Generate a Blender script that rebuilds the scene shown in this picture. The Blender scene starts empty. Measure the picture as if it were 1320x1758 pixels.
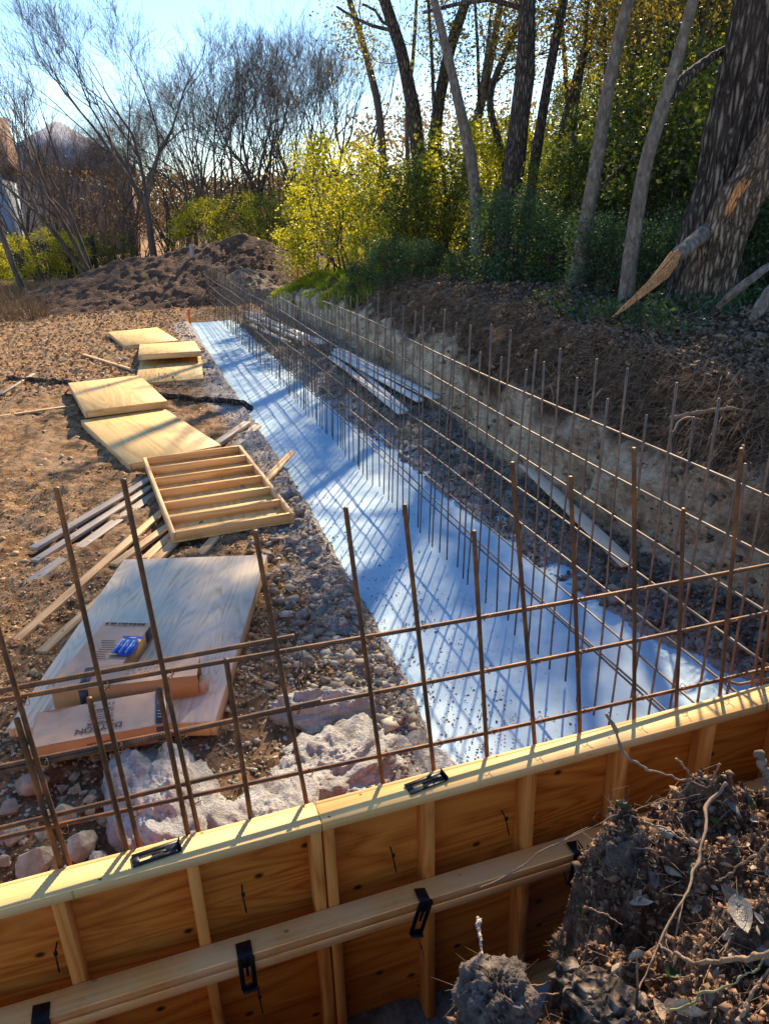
import bpy, math, random
import numpy as np
R_=math.radians
sc=bpy.context.scene
col=sc.collection
# ---------------------------------------------------------------- camera
# camera axes (columns: right, up, back) measured from the photograph's vanishing points
ROT=np.array([[0.94781389,0.14549775,-0.28368863],[-0.31771168,0.35676611,-0.87850853],[-0.02661052,0.92279377,0.38437421]])
HC=3.17; FPX=1300.
from mathutils import Matrix, Vector
cam=bpy.data.cameras.new('camera'); co=bpy.data.objects.new('camera',cam); col.objects.link(co)
co.matrix_world=Matrix.Translation((0,0,HC))@Matrix([list(r) for r in ROT]).to_4x4()
cam.sensor_fit='VERTICAL'; cam.sensor_height=36; cam.lens=36*FPX/1758; cam.clip_end=2000; cam.clip_start=.05
sc.camera=co
# ---------------------------------------------------------------- light
SUN_AZ=57.; SUN_EL=32.
w=bpy.data.worlds.new('World'); sc.world=w; w.use_nodes=True
wn=w.node_tree; bg=wn.nodes['Background']
sky=wn.nodes.new('ShaderNodeTexSky'); sky.sky_type='NISHITA'; sky.sun_disc=False
sky.sun_elevation=R_(SUN_EL); sky.sun_rotation=R_(90-SUN_AZ); sky.ozone_density=4.5; sky.air_density=1.0; sky.dust_density=0.0
wn.links.new(sky.outputs[0],bg.inputs[0]); bg.inputs[1].default_value=.115
sl=bpy.data.lights.new('sun','SUN'); sl.energy=5.0; sl.angle=R_(.8); sl.color=(1,.78,.52)
so=bpy.data.objects.new('sun',sl); col.objects.link(so)
sd=Vector((math.cos(R_(SUN_AZ))*math.cos(R_(SUN_EL)),math.sin(R_(SUN_AZ))*math.cos(R_(SUN_EL)),math.sin(R_(SUN_EL))))
so.rotation_euler=sd.to_track_quat('Z','Y').to_euler()
sc.view_settings.view_transform='Standard'; sc.view_settings.look='None'; sc.view_settings.exposure=1.1
# ---------------------------------------------------------------- helpers
rng=np.random.default_rng(7); random.seed(7)
def ray(px,py):
    d=ROT@np.array([px-660.,-(py-879.),-FPX]); return d
def at(px,py,dist):
    """point at a horizontal distance seen at a photo pixel (used to read trunk courses off the photo)"""
    d=ray(px,py); return np.array([0,0,HC])+d*(dist/math.hypot(d[0],d[1]))
def tag(o,label=None,cat=None,group=None,kind=None):
    if label: o['label']=label
    if cat: o['category']=cat
    if group: o['group']=group
    if kind: o['kind']=kind
    return o
def empty(name,loc=(0,0,0),rz=0,rot=None):
    o=bpy.data.objects.new(name,None); o.location=loc
    o.rotation_euler=rot if rot is not None else (0,0,rz); o.empty_display_size=.1; col.objects.link(o); return o
def _hash(ix,iy,iz,seed):
    h=(ix*374761393+iy*668265263+iz*2147483647+seed*974711)&0xffffffff
    h=((h^(h>>13))*1274126177)&0xffffffff
    h=(h^(h>>16))&0xffffffff
    return h/4294967295.0
def vnoise(p,seed=0):
    p=np.asarray(p,float); i=np.floor(p).astype(np.int64); f=p-i; f=f*f*(3-2*f)
    x,y,z=i[...,0],i[...,1],i[...,2]; u,v,t=f[...,0],f[...,1],f[...,2]
    c=lambda a,b,d:_hash(x+a,y+b,z+d,seed)
    l=lambda a,b,k:a+(b-a)*k
    return l(l(l(c(0,0,0),c(1,0,0),u),l(c(0,1,0),c(1,1,0),u),v),l(l(c(0,0,1),c(1,0,1),u),l(c(0,1,1),c(1,1,1),u),v),t)
def fbm(p,octs=4,seed=0,gain=.5):
    s=0;a=1;n=0;p=np.asarray(p,float)
    for k in range(octs):
        s=s+a*(vnoise(p,seed+k)-.5); n+=a; a*=gain; p=p*2.03
    return s/n*2
class MB:
    def __init__(s): s.v=[];s.f=[];s.n=0;s.arr=[]
    def add(s,V,F):
        s.v.append(np.asarray(V,float)); s.arr.append((np.asarray(F,np.int64)+s.n)); s.n+=len(V)
    def box(s,c,size,rz=0,M=None):
        c=np.array(c,float);h=np.array(size,float)/2
        V=np.array([[x,y,z] for x in(-1,1) for y in(-1,1) for z in(-1,1)])*h
        if rz: 
            ca,sa=math.cos(rz),math.sin(rz); V=V@np.array([[ca,sa,0],[-sa,ca,0],[0,0,1]])
        if M is not None: V=V@np.asarray(M).T
        s.add(V+c,[[0,1,3,2],[4,6,7,5],[0,4,5,1],[2,3,7,6],[0,2,6,4],[1,5,7,3]]); return s
    def tube(s,P,r,n=8,cap=True,twist=0):
        P=np.asarray(P,float); m=len(P); r=np.broadcast_to(np.asarray(r,float),(m,))
        T=np.gradient(P,axis=0); T/=np.linalg.norm(T,axis=1)[:,None]+1e-12
        ref=np.array([0,0,1.]) if abs(T[0][2])<.9 else np.array([1.,0,0])
        U=np.cross(T,ref); U/=np.linalg.norm(U,axis=1)[:,None]+1e-12; W=np.cross(T,U)
        a=np.linspace(0,2*np.pi,n,endpoint=False)
        V=P[:,None]+(U[:,None]*np.cos(a)[None,:,None]+W[:,None]*np.sin(a)[None,:,None])*r[:,None,None]
        i=np.arange(m-1)[:,None]*n;j=np.arange(n)[None];k=(j+1)%n
        F=np.stack([i+j,i+k,i+n+k,i+n+j],-1).reshape(-1,4)
        base=s.n
        s.add(V.reshape(-1,3),F)
        if cap: 
            s.add(np.array([P[0],P[-1]]),np.zeros((0,4),int))
            q=base+m*n
            f=[[q,base+(jj+1)%n,base+jj] for jj in range(n)]+[[q+1,base+(m-1)*n+jj,base+(m-1)*n+(jj+1)%n] for jj in range(n)]
            s.arr.append(np.array(f))
        return s
    def segs(s,P0,P1,r0,r1,n=3):
        P0=np.asarray(P0,float);P1=np.asarray(P1,float)
        if len(P0)==0: return s
        r0=np.asarray(r0,float);r1=np.asarray(r1,float)
        T=P1-P0; T/=np.linalg.norm(T,axis=1)[:,None]+1e-12
        ref=np.where(np.abs(T[:,2:3])<.9,np.array([[0,0,1.]]),np.array([[1.,0,0]]))
        U=np.cross(T,ref);U/=np.linalg.norm(U,axis=1)[:,None];W=np.cross(T,U)
        a=np.linspace(0,2*np.pi,n,endpoint=False)
        d=U[:,None]*np.cos(a)[None,:,None]+W[:,None]*np.sin(a)[None,:,None]
        V=np.concatenate([P0[:,None]+d*r0[:,None,None],P1[:,None]+d*r1[:,None,None]],1)
        b=np.arange(len(P0))[:,None]*2*n; j=np.arange(n)[None];k=(j+1)%n
        F=np.stack([b+j,b+k,b+n+k,b+n+j],-1).reshape(-1,4)
        s.add(V.reshape(-1,3),F); return s
    def leaves(s,C,size,flat=0.,asp=.55):
        """small folded leaf quads with random facing"""
        N=len(C); size=np.broadcast_to(size,(N,))
        A=rng.normal(size=(N,3)); A[:,2]*=(1-flat); A/=np.linalg.norm(A,axis=1)[:,None]
        B=rng.normal(size=(N,3)); B[:,2]*=(1-flat); B-=A*(A*B).sum(1)[:,None]; B/=np.linalg.norm(B,axis=1)[:,None]
        A=A*size[:,None]/2;B=B*size[:,None]/2*asp
        V=np.stack([C-A,C+B,C+A,C-B],1)
        s.add(V.reshape(-1,3),np.arange(N*4).reshape(N,4)); return s
    def blobs(s,C,size,squash=.7):
        """small angular crumbs: jittered octahedra"""
        N=len(C); size=np.broadcast_to(size,(N,)); O=np.array([[1,0,0],[0,1,0],[-1,0,0],[0,-1,0],[0,0,1],[0,0,-1.]])
        V=O[None]*rng.uniform(.5,1.3,(N,6,1))+rng.normal(0,.22,(N,6,3)); V[...,2]*=squash
        a=rng.uniform(0,6.28,N); ca,sa=np.cos(a)[:,None],np.sin(a)[:,None]; X_=V[...,0]*ca-V[...,1]*sa; Y_=V[...,0]*sa+V[...,1]*ca; V[...,0]=X_;V[...,1]=Y_
        V=C[:,None]+V*size[:,None,None]/2
        F=np.array([[0,1,4],[1,2,4],[2,3,4],[3,0,4],[1,0,5],[2,1,5],[3,2,5],[0,3,5]])
        s.add(V.reshape(-1,3),(np.arange(N)[:,None,None]*6+F[None]).reshape(-1,3)); return s
    def grid(s,V,nu,nv):
        i=np.arange(nu-1)[:,None]*nv;j=np.arange(nv-1)[None]
        F=np.stack([i+j,i+nv+j,i+nv+j+1,i+j+1],-1).reshape(-1,4)
        s.add(V,F); return s
    def build(s,name,material,parent=None,smooth=False,attr=None):
        me=bpy.data.meshes.new(name)
        V=np.concatenate(s.v); me.vertices.add(len(V)); me.vertices.foreach_set('co',V.astype(np.float32).ravel())
        li=[];ls=[];st=0
        lt=[]
        for a in s.arr:
            if len(a)==0: continue
            li.append(a.ravel()); k=a.shape[1]
            ls.append(st+np.arange(len(a))*k); lt.append(np.full(len(a),k)); st+=a.size
        li=np.concatenate(li);ls=np.concatenate(ls);lt=np.concatenate(lt)
        me.loops.add(len(li)); me.loops.foreach_set('vertex_index',li.astype(np.int32))
        me.polygons.add(len(ls)); me.polygons.foreach_set('loop_start',ls.astype(np.int32))
        if smooth: me.polygons.foreach_set('use_smooth',np.ones(len(ls),bool))
        if attr:
            for k,a in attr.items():
                at_=me.attributes.new(k,'FLOAT','POINT'); at_.data.foreach_set('value',np.asarray(a,np.float32))
        me.update(calc_edges=True); me.validate()
        if material: me.materials.append(material)
        o=bpy.data.objects.new(name,me); col.objects.link(o)
        if parent: o.parent=parent
        return o
def copy_tree(o,parent=None):
    c=o.copy(); col.objects.link(c)
    if parent: c.parent=parent
    for ch in [k for k in ALLCH(o)]: copy_tree(ch,c)
    return c
def ALLCH(o): return list(o.children)
# ---------------------------------------------------------------- materials
def nmat(name): 
    m=bpy.data.materials.new(name); m.use_nodes=True; nt=m.node_tree; return m,nt,nt.nodes['Principled BSDF']
def ramp(nt,fac,stops):
    r=nt.nodes.new('ShaderNodeValToRGB'); e=r.color_ramp.elements
    e[0].position=stops[0][0]; e[0].color=(*stops[0][1],1); e[1].position=stops[-1][0]; e[1].color=(*stops[-1][1],1)
    for p,c in stops[1:-1]: 
        x=e.new(p); x.color=(*c,1)
    nt.links.new(fac,r.inputs[0]); return r.outputs[0]
def noise(nt,vec,scale,detail=5,rough=.6,dist=0):
    n=nt.nodes.new('ShaderNodeTexNoise'); n.inputs['Scale'].default_value=scale; n.inputs['Detail'].default_value=detail
    n.inputs['Roughness'].default_value=rough; n.inputs['Distortion'].default_value=dist
    if vec: nt.links.new(vec,n.inputs['Vector'])
    return n.outputs['Fac']
def coords(nt,stretch=(1,1,1),which='Object'):
    t=nt.nodes.new('ShaderNodeTexCoord'); mp=nt.nodes.new('ShaderNodeMapping'); mp.inputs['Scale'].default_value=stretch
    nt.links.new(t.outputs[which],mp.inputs[0]); return mp.outputs[0]
def mixc(nt,fac,a,b,mode='MIX'):
    m=nt.nodes.new('ShaderNodeMix'); m.data_type='RGBA'; m.blend_type=mode
    for i,x in ((0,fac),(6,a),(7,b)):
        if isinstance(x,(int,float)): m.inputs[i].default_value=x
        elif isinstance(x,tuple): m.inputs[i].default_value=(*x,1)
        else: nt.links.new(x,m.inputs[i])
    return m.outputs[2]
def math_(nt,op,a,b=None):
    m=nt.nodes.new('ShaderNodeMath'); m.operation=op
    for i,x in enumerate((a,b)):
        if x is None: continue
        if isinstance(x,(int,float)): m.inputs[i].default_value=x
        else: nt.links.new(x,m.inputs[i])
    return m.outputs[0]
def mapr(nt,v,a,b,c=0,d=1):
    m=nt.nodes.new('ShaderNodeMapRange'); nt.links.new(v,m.inputs[0])
    for i,x in enumerate((a,b,c,d)): m.inputs[i+1].default_value=x
    return m.outputs[0]
def bump(nt,bs,h,strength=.5,dist=.02,prev=None):
    b=nt.nodes.new('ShaderNodeBump'); b.inputs['Strength'].default_value=strength; b.inputs['Distance'].default_value=dist
    nt.links.new(h,b.inputs['Height'])
    if prev: nt.links.new(prev,b.inputs['Normal'])
    nt.links.new(b.outputs[0],bs.inputs['Normal']); return b.outputs[0]
def simple(name,stops,scale=8,detail=6,rough=.8,bmp=.5,bd=.01,stretch=(1,1,1),metal=0,which='Object',dist=0,bscale=None):
    m,nt,bs=nmat(name); v=coords(nt,stretch,which); n=noise(nt,v,scale,detail,.62,dist)
    nt.links.new(ramp(nt,n,stops),bs.inputs['Base Color']); bs.inputs['Roughness'].default_value=rough; bs.inputs['Metallic'].default_value=metal
    if bmp:
        n2=noise(nt,v,bscale or scale*3,6,.65); bump(nt,bs,n2,bmp,bd)
    return m
def wood(name,pale,mid,dark,axis=0,ring=14,knots=True,rough=.6,weather=None,marks=False,knot_amt=.09,spec=.3,vert=False):
    """sawn softwood or plywood face: flattened growth rings along one axis, fine fibre and knots"""
    m,nt,bs=nmat(name)
    st=[1,1,1]; 
    for i in range(3): st[i]=.12 if i==axis else 1.0
    v=coords(nt,tuple(st))
    oi=nt.nodes.new('ShaderNodeObjectInfo'); add=nt.nodes.new('ShaderNodeVectorMath'); add.operation='ADD'
    mul=nt.nodes.new('ShaderNodeVectorMath'); mul.operation='SCALE'; cmb=nt.nodes.new('ShaderNodeCombineXYZ')
    for i in range(3): nt.links.new(oi.outputs['Random'],cmb.inputs[i])
    nt.links.new(cmb.outputs[0],mul.inputs[0]); mul.inputs['Scale'].default_value=9.
    nt.links.new(v,add.inputs[0]); nt.links.new(mul.outputs[0],add.inputs[1]); v=add.outputs[0]
    big=noise(nt,v,2.2,3,.5,.6)
    rings=math_(nt,'FRACT',math_(nt,'MULTIPLY',big,float(ring)))
    tri=math_(nt,'ABSOLUTE',math_(nt,'SUBTRACT',math_(nt,'MULTIPLY',rings,2.),1.))
    st2=[60.,60.,60.]; st2[axis]=2.5
    vf=nt.nodes.new('ShaderNodeMapping'); vf.inputs['Scale'].default_value=st2; nt.links.new(v,vf.inputs[0])
    fib=noise(nt,vf.outputs[0],1.6,4,.7)
    f=math_(nt,'ADD',math_(nt,'MULTIPLY',tri,.38),math_(nt,'MULTIPLY',fib,.80))
    stn=noise(nt,coords(nt),2.6,7,.75)
    c=ramp(nt,f,[(.28,dark),(.52,mid),(.85,pale)])
    c=mixc(nt,mapr(nt,stn,.56,.74,0,.4),c,tuple(x*.6 for x in dark))
    big2=noise(nt,coords(nt,(1,1,1)),1.7,4,.6)
    c=mixc(nt,mapr(nt,big2,.35,.7,0,.45),c,mid)
    if knots:
        vo=nt.nodes.new('ShaderNodeTexVoronoi'); vo.voronoi_dimensions='2D'; vo.inputs['Scale'].default_value=4.0
        sx_=nt.nodes.new('ShaderNodeSeparateXYZ'); nt.links.new(coords(nt),sx_.inputs[0]); cb_=nt.nodes.new('ShaderNodeCombineXYZ')
        nt.links.new(math_(nt,'MULTIPLY',sx_.outputs[0],.7 if axis==0 else 1.),cb_.inputs[0]); nt.links.new(math_(nt,'MULTIPLY',sx_.outputs[2 if vert else 1],.7 if axis==1 else 1.),cb_.inputs[1]); nt.links.new(cb_.outputs[0],vo.inputs['Vector'])
        k=mapr(nt,vo.outputs['Distance'],knot_amt*.3,knot_amt*.75,1,0)
        c=mixc(nt,k,c,tuple(x*.22 for x in dark))
    if weather: 
        nw=noise(nt,coords(nt),3.5,7,.7); c=mixc(nt,mapr(nt,nw,.38,.62,0,.85),c,weather)
    if marks:
        nw=noise(nt,coords(nt),38,4,.75); c=mixc(nt,mapr(nt,nw,.66,.72,0,.65),c,(.06,.045,.035))
    nt.links.new(c,bs.inputs['Base Color']); bs.inputs['Roughness'].default_value=rough; bs.inputs['Specular IOR Level'].default_value=spec
    bump(nt,bs,f,.35,.003)
    return m
M={}
M['ply_sun']=wood('plywood_face',(.80,.56,.24),(.72,.46,.17),(.46,.25,.08),axis=1,ring=9,marks=True,knot_amt=.05)
M['ply_grey']=wood('worn_plywood',(.84,.68,.48),(.66,.50,.34),(.30,.19,.11),axis=1,ring=30,knots=False,weather=(.62,.54,.44),marks=True)
M['ply_form']=wood('form_plywood',(.88,.34,.05),(.68,.20,.022),(.33,.07,.006),axis=0,ring=22,knot_amt=.085,rough=.5,vert=True)
M['lum_x']=wood('lumber_x',(.82,.54,.24),(.70,.41,.15),(.44,.20,.05),axis=0,ring=10,knot_amt=.035)
M['lum_plate']=wood('plate_lumber',(.88,.61,.28),(.80,.48,.17),(.52,.26,.07),axis=0,ring=8,knot_amt=.03,marks=True)
M['lum_z']=wood('stud_lumber',(.92,.41,.095),(.78,.27,.045),(.42,.11,.014),axis=2,ring=16,knots=False)
M['lum_y']=wood('lumber_y',(.74,.51,.28),(.60,.38,.18),(.36,.19,.08),axis=1,ring=10,knot_amt=.03)
M['lum_waler']=wood('waler_lumber',(.94,.52,.18),(.84,.38,.10),(.50,.19,.05),axis=0,ring=9,weather=(.86,.50,.22),knot_amt=.045)
M['lum_old']=wood('old_board',(.52,.45,.36),(.40,.33,.25),(.22,.17,.12),axis=1,ring=9,weather=(.34,.31,.28),marks=True)
M['white_wood']=simple('white_board',[(.3,(.55,.55,.53)),(.7,(.80,.80,.78))],6,5,.6,.2)
def rebar_mat(name,a,b,c):
    m,nt,bs=nmat(name); v=coords(nt); n=noise(nt,v,9,7,.7)
    nt.links.new(ramp(nt,n,[(.3,a),(.5,b),(.72,c)]),bs.inputs['Base Color']); bs.inputs['Roughness'].default_value=.55; bs.inputs['Metallic'].default_value=.35
    bump(nt,bs,noise(nt,v,160,3,.6),.4,.002); return m
M['rebar']=rebar_mat('rusty_rebar',(.04,.028,.020),(.12,.058,.028),(.32,.13,.04))
M['rebar_far']=rebar_mat('rusty_rebar_tan',(.07,.055,.045),(.14,.105,.078),(.27,.19,.125))
M['black']=simple('black_steel',[(.3,(.010,.010,.012)),(.7,(.03,.03,.034))],20,4,.42,.2,.002,metal=.6)
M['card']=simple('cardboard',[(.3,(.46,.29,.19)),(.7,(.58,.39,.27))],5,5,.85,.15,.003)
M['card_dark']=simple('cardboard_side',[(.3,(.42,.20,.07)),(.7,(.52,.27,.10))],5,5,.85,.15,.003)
M['ink']=simple('black_ink',[(.3,(.02,.022,.03)),(.7,(.05,.05,.06))],30,3,.7,0)
M['tape']=simple('dark_band',[(.3,(.015,.022,.04)),(.7,(.03,.04,.06))],12,3,.5,0)
M['paper']=simple('white_paper',[(.3,(.7,.7,.7)),(.7,(.82,.82,.8))],9,3,.7,0)
M['blue']=simple('blue_card',[(.3,(.01,.06,.42)),(.7,(.02,.10,.55))],9,3,.35,0)
M['blue_pale']=simple('blue_plastic',[(.3,(.10,.25,.62)),(.7,(.25,.48,.85))],30,3,.3,0)
M['yellow']=simple('yellow_plastic',[(.3,(.85,.55,.02)),(.7,(.9,.65,.05))],9,3,.4,0)
M['orange']=simple('orange_tip',[(.3,(.85,.12,.02)),(.7,(.95,.18,.03))],9,3,.6,0)
M['pink']=simple('pink_tip',[(.3,(.85,.04,.16)),(.7,(.95,.08,.22))],9,3,.6,0)
M['rock']=simple('limestone',[(.3,(.17,.15,.10)),(.5,(.31,.285,.21)),(.75,(.50,.475,.38))],7,8,.9,.8,.02)
M['mudclod']=simple('mud_clod',[(.3,(.07,.055,.045)),(.5,(.19,.16,.13)),(.75,(.40,.37,.34))],9,8,.95,1.,.02)
M['dustclod']=simple('dusty_clod',[(.3,(.10,.08,.06)),(.5,(.25,.22,.19)),(.75,(.52,.50,.48))],9,8,.95,1.,.02)
M['clodgrey']=simple('grey_fibrous_soil',[(.3,(.05,.04,.033)),(.5,(.17,.135,.11)),(.75,(.36,.30,.25))],16,9,.95,1.,.03)
M['leafstem']=simple('green_stem',[(.3,(.14,.14,.06)),(.7,(.30,.28,.13))],12,4,.6,0)
M['clod']=simple('soil_clod',[(.3,(.035,.024,.017)),(.55,(.10,.065,.042)),(.8,(.21,.145,.10))],14,8,.95,1.,.02)
M['twig']=simple('dry_twig',[(.3,(.12,.075,.045)),(.7,(.32,.21,.13))],25,5,.8,.4,.003)
M['root']=simple('root_bark',[(.3,(.10,.06,.035)),(.7,(.32,.21,.13))],18,5,.85,.5,.005)
M['split']=simple('split_wood',[(.36,(.26,.08,.02)),(.5,(.66,.27,.08)),(.68,(.88,.52,.22))],9,6,.7,.8,.02,stretch=(6,6,1))
M['fiber']=simple('splintered_pale',[(.3,(.34,.26,.18)),(.7,(.66,.56,.44))],30,5,.8,.5,.003,stretch=(5,5,1))
def bark(name,a,b,c,sc_=6,st=(1,1,.18),bd=.05,bs_=.9):
    m,nt,bs=nmat(name); v=coords(nt,st); n=noise(nt,v,sc_,8,.7,.4); n2=noise(nt,coords(nt),1.5,4,.6)
    cc=ramp(nt,n,[(.34,a),(.5,b),(.66,c)]); cc=mixc(nt,mapr(nt,n2,.4,.65,0,.5),cc,b)
    nt.links.new(cc,bs.inputs['Base Color']); bs.inputs['Roughness'].default_value=.9; bump(nt,bs,n,bs_,bd); return m
def bark2(name,a,b,c,vs=16,zs=.16,bd=.06):
    """deeply furrowed bark: long plates divided by dark cracks"""
    m,nt,bs=nmat(name); v=coords(nt,(1,1,zs)); nz_=noise(nt,coords(nt,(1,1,.5)),7,4,.6)
    w_=nt.nodes.new('ShaderNodeVectorMath'); w_.operation='ADD'; cx=nt.nodes.new('ShaderNodeCombineXYZ')
    k=math_(nt,'MULTIPLY',nz_,.09); nt.links.new(k,cx.inputs[0]); nt.links.new(k,cx.inputs[1]); nt.links.new(v,w_.inputs[0]); nt.links.new(cx.outputs[0],w_.inputs[1])
    vo=nt.nodes.new('ShaderNodeTexVoronoi'); vo.feature='DISTANCE_TO_EDGE'; vo.inputs['Scale'].default_value=vs; nt.links.new(w_.outputs[0],vo.inputs['Vector'])
    e=mapr(nt,vo.outputs['Distance'],.02,.30); n=noise(nt,coords(nt,(1,1,.4)),34,6,.7); n2=noise(nt,coords(nt),1.6,4,.6)
    h=math_(nt,'ADD',math_(nt,'MULTIPLY',e,.8),math_(nt,'MULTIPLY',n,.35))
    cc=ramp(nt,h,[(.15,a),(.5,b),(.95,c)]); cc=mixc(nt,mapr(nt,n2,.42,.65,0,.45),cc,b)
    nt.links.new(cc,bs.inputs['Base Color']); bs.inputs['Roughness'].default_value=.92; bump(nt,bs,h,1.,bd); return m
M['bark_dark']=bark('dark_bark',(.02,.014,.01),(.09,.062,.045),(.25,.18,.13),9,(1,1,.16),.06,1.)
M['bark_grey']=bark('grey_bark',(.05,.038,.028),(.15,.118,.092),(.30,.25,.20),16,(1,1,.5),.02,.7)
M['bark_big']=bark('furrowed_bark',(.012,.008,.006),(.10,.07,.05),(.32,.24,.18),11,(1,1,.12),.10,1.)
M['bark_brown']=bark('brown_bark',(.04,.025,.016),(.18,.12,.08),(.38,.27,.19),11,(1,1,.14),.06,1.)
M['bark_far']=bark('winter_bark',(.045,.034,.028),(.10,.075,.06),(.20,.15,.12),5,(1,1,.3),.02,.5)
M['bark_big']=bark2('furrowed_bark',(.012,.008,.006),(.10,.073,.055),(.34,.27,.21),15,.15,.09)
M['bark_brown']=bark2('brown_bark',(.03,.018,.011),(.19,.125,.08),(.42,.30,.21),17,.17,.06)
M['bark_dark']=bark2('dark_bark',(.012,.009,.007),(.08,.056,.042),(.24,.18,.135),20,.2,.05)
def leafmat(name,cols,trans=.5,rough=.5):
    m,nt,bs=nmat(name); g=nt.nodes.new('ShaderNodeNewGeometry')
    stops=[(i/(len(cols)-1),c) for i,c in enumerate(cols)]
    c=ramp(nt,g.outputs['Random Per Island'],stops)
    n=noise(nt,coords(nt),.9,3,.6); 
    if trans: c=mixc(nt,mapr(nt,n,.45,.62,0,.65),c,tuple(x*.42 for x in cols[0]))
    nt.links.new(c,bs.inputs['Base Color']); bs.inputs['Roughness'].default_value=rough
    if trans:
        t=nt.nodes.new('ShaderNodeBsdfTranslucent'); nt.links.new(mixc(nt,1.,c,(2.0,2.0,.9),'MULTIPLY'),t.inputs[0])
        mx=nt.nodes.new('ShaderNodeMixShader'); mx.inputs[0].default_value=trans
        nt.links.new(bs.outputs[0],mx.inputs[1]); nt.links.new(t.outputs[0],mx.inputs[2])
        nt.links.new(mx.outputs[0],nt.nodes['Material Output'].inputs[0])
    return m
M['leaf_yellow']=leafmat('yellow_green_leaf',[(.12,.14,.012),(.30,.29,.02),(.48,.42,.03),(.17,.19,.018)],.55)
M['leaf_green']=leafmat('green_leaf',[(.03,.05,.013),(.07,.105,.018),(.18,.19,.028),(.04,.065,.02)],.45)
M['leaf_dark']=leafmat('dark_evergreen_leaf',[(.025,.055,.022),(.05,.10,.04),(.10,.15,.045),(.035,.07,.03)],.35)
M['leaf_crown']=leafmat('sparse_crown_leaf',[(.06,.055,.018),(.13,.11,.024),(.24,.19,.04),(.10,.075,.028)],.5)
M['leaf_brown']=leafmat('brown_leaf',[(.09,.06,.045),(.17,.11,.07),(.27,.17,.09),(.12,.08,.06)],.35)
M['leaf_litter']=leafmat('leaf_litter',[(.06,.038,.024),(.15,.095,.06),(.30,.20,.13),(.10,.065,.042)],0,.7)
M['mulch']=leafmat('mulch_chip',[(.20,.11,.05),(.38,.225,.105),(.52,.335,.17),(.28,.16,.08),(.56,.39,.22)],0,.85)
M['dry_leaf']=leafmat('dry_leaf',[(.16,.13,.10),(.30,.25,.19),(.22,.20,.17),(.36,.27,.18)],.2,.5)
M['soilcrumb']=leafmat('soil_crumb',[(.07,.036,.02),(.19,.10,.052),(.38,.23,.125),(.12,.066,.037)],0,.95)
M['grass']=leafmat('young_grass',[(.22,.30,.03),(.42,.48,.05),(.55,.55,.08)],.5)
M['straw']=leafmat('straw',[(.30,.20,.10),(.42,.30,.17),(.22,.14,.08)],.2)
# ---------------------------------------------------------------- terrain shape
YB=[2,4.5,8,12,17,21,23,40]; XB=[4.25,4.2,4.15,4.45,4.7,4.5,4.1,4.1]
YL=[-5,2.4,3.3,4.,8,12,23]; XL=[1.12,1.12,1.26,1.42,1.54,1.55,1.56]
YR=[2,3,4.2,5.5,8,12,20]; XR=[4.05,3.85,3.45,3.22,3.12,2.95,2.85]
def base_z(x,y):
    xb=np.interp(y,YB,XB)+.13*fbm(np.stack([y*1.1,y*0,y*0],-1),4,11)
    u=x-xb
    k=np.interp(y,[0,13,18,24,32,60],[1,1,.85,.6,.55,.6])
    right=np.interp(u,[0,.07,.16,.30,.50,.72,.95,1.6,3,10,60,140],[.14,.55,.98,1.10,1.20,1.42,1.60,1.66,1.72,1.87,3.0,6.])*k
    ew=np.clip((y-22.5)/3,0,1); right=right*(1-ew)+ew*(.18+.5*np.clip(u/6,0,1)+np.clip(u-6,0,80)*.02)
    xl=np.interp(y,YL,XL); 
    left=.10+.0*x
    e=x-xl
    f=x-np.interp(y,YR,XR); bed=np.interp(f,[-.12,.05,.4,.9],[-.09,.03,.10,.13])
    t=np.clip(e/.14,0,1); z=left*(1-t)+bed*t
    endt=np.clip((y-22.6)/1.2,0,1); z=z*(1-endt)+.18*endt
    ft=np.clip((2.3-y)/.6,0,1); z=z*(1-ft)+(-.05)*ft
    z=np.where(u>0,right,z)
    # gentle far rise
    z=z+np.clip(y-60,0,200)*.01
    return z,u
def ground_z(x,y):
    x=np.asarray(x,float);y=np.asarray(y,float)
    z,u=base_z(x,y)
    p=np.stack([x,y,0*x],-1)
    n1=fbm(p*1.3,4,3); n2=fbm(p*5.,4,5); n3=fbm(p*17.,3,9)
    amp=np.where(u>0,np.clip(.08+u*.08,.08,.16),np.where(x<np.interp(y,YL,XL),.05,np.where(x>np.interp(y,YR,XR)-.05,.07,.015)))
    rough=np.where(u>-.1,1.0,np.where(x>np.interp(y,YR,XR),1.5,.8))
    ph=fbm(p*2.6,3,13); z=z+np.where((u<0)&(x<np.interp(y,YL,XL)-.05)&(y>2.4),.07*(.35-np.abs(ph)),0)
    z=z+amp*n1+.058*rough*n2*(np.where((x>np.interp(y,YL,XL)+.14)&(x<np.interp(y,YR,XR)-.1)&(y<22.6),.1,1))+.028*rough*n3*np.where((x>np.interp(y,YL,XL)+.14)&(x<np.interp(y,YR,XR)-.1)&(y<22.6),.1,1)
    return z
def gz(x,y): return float(ground_z(np.array([x]),np.array([y]))[0])
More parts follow.
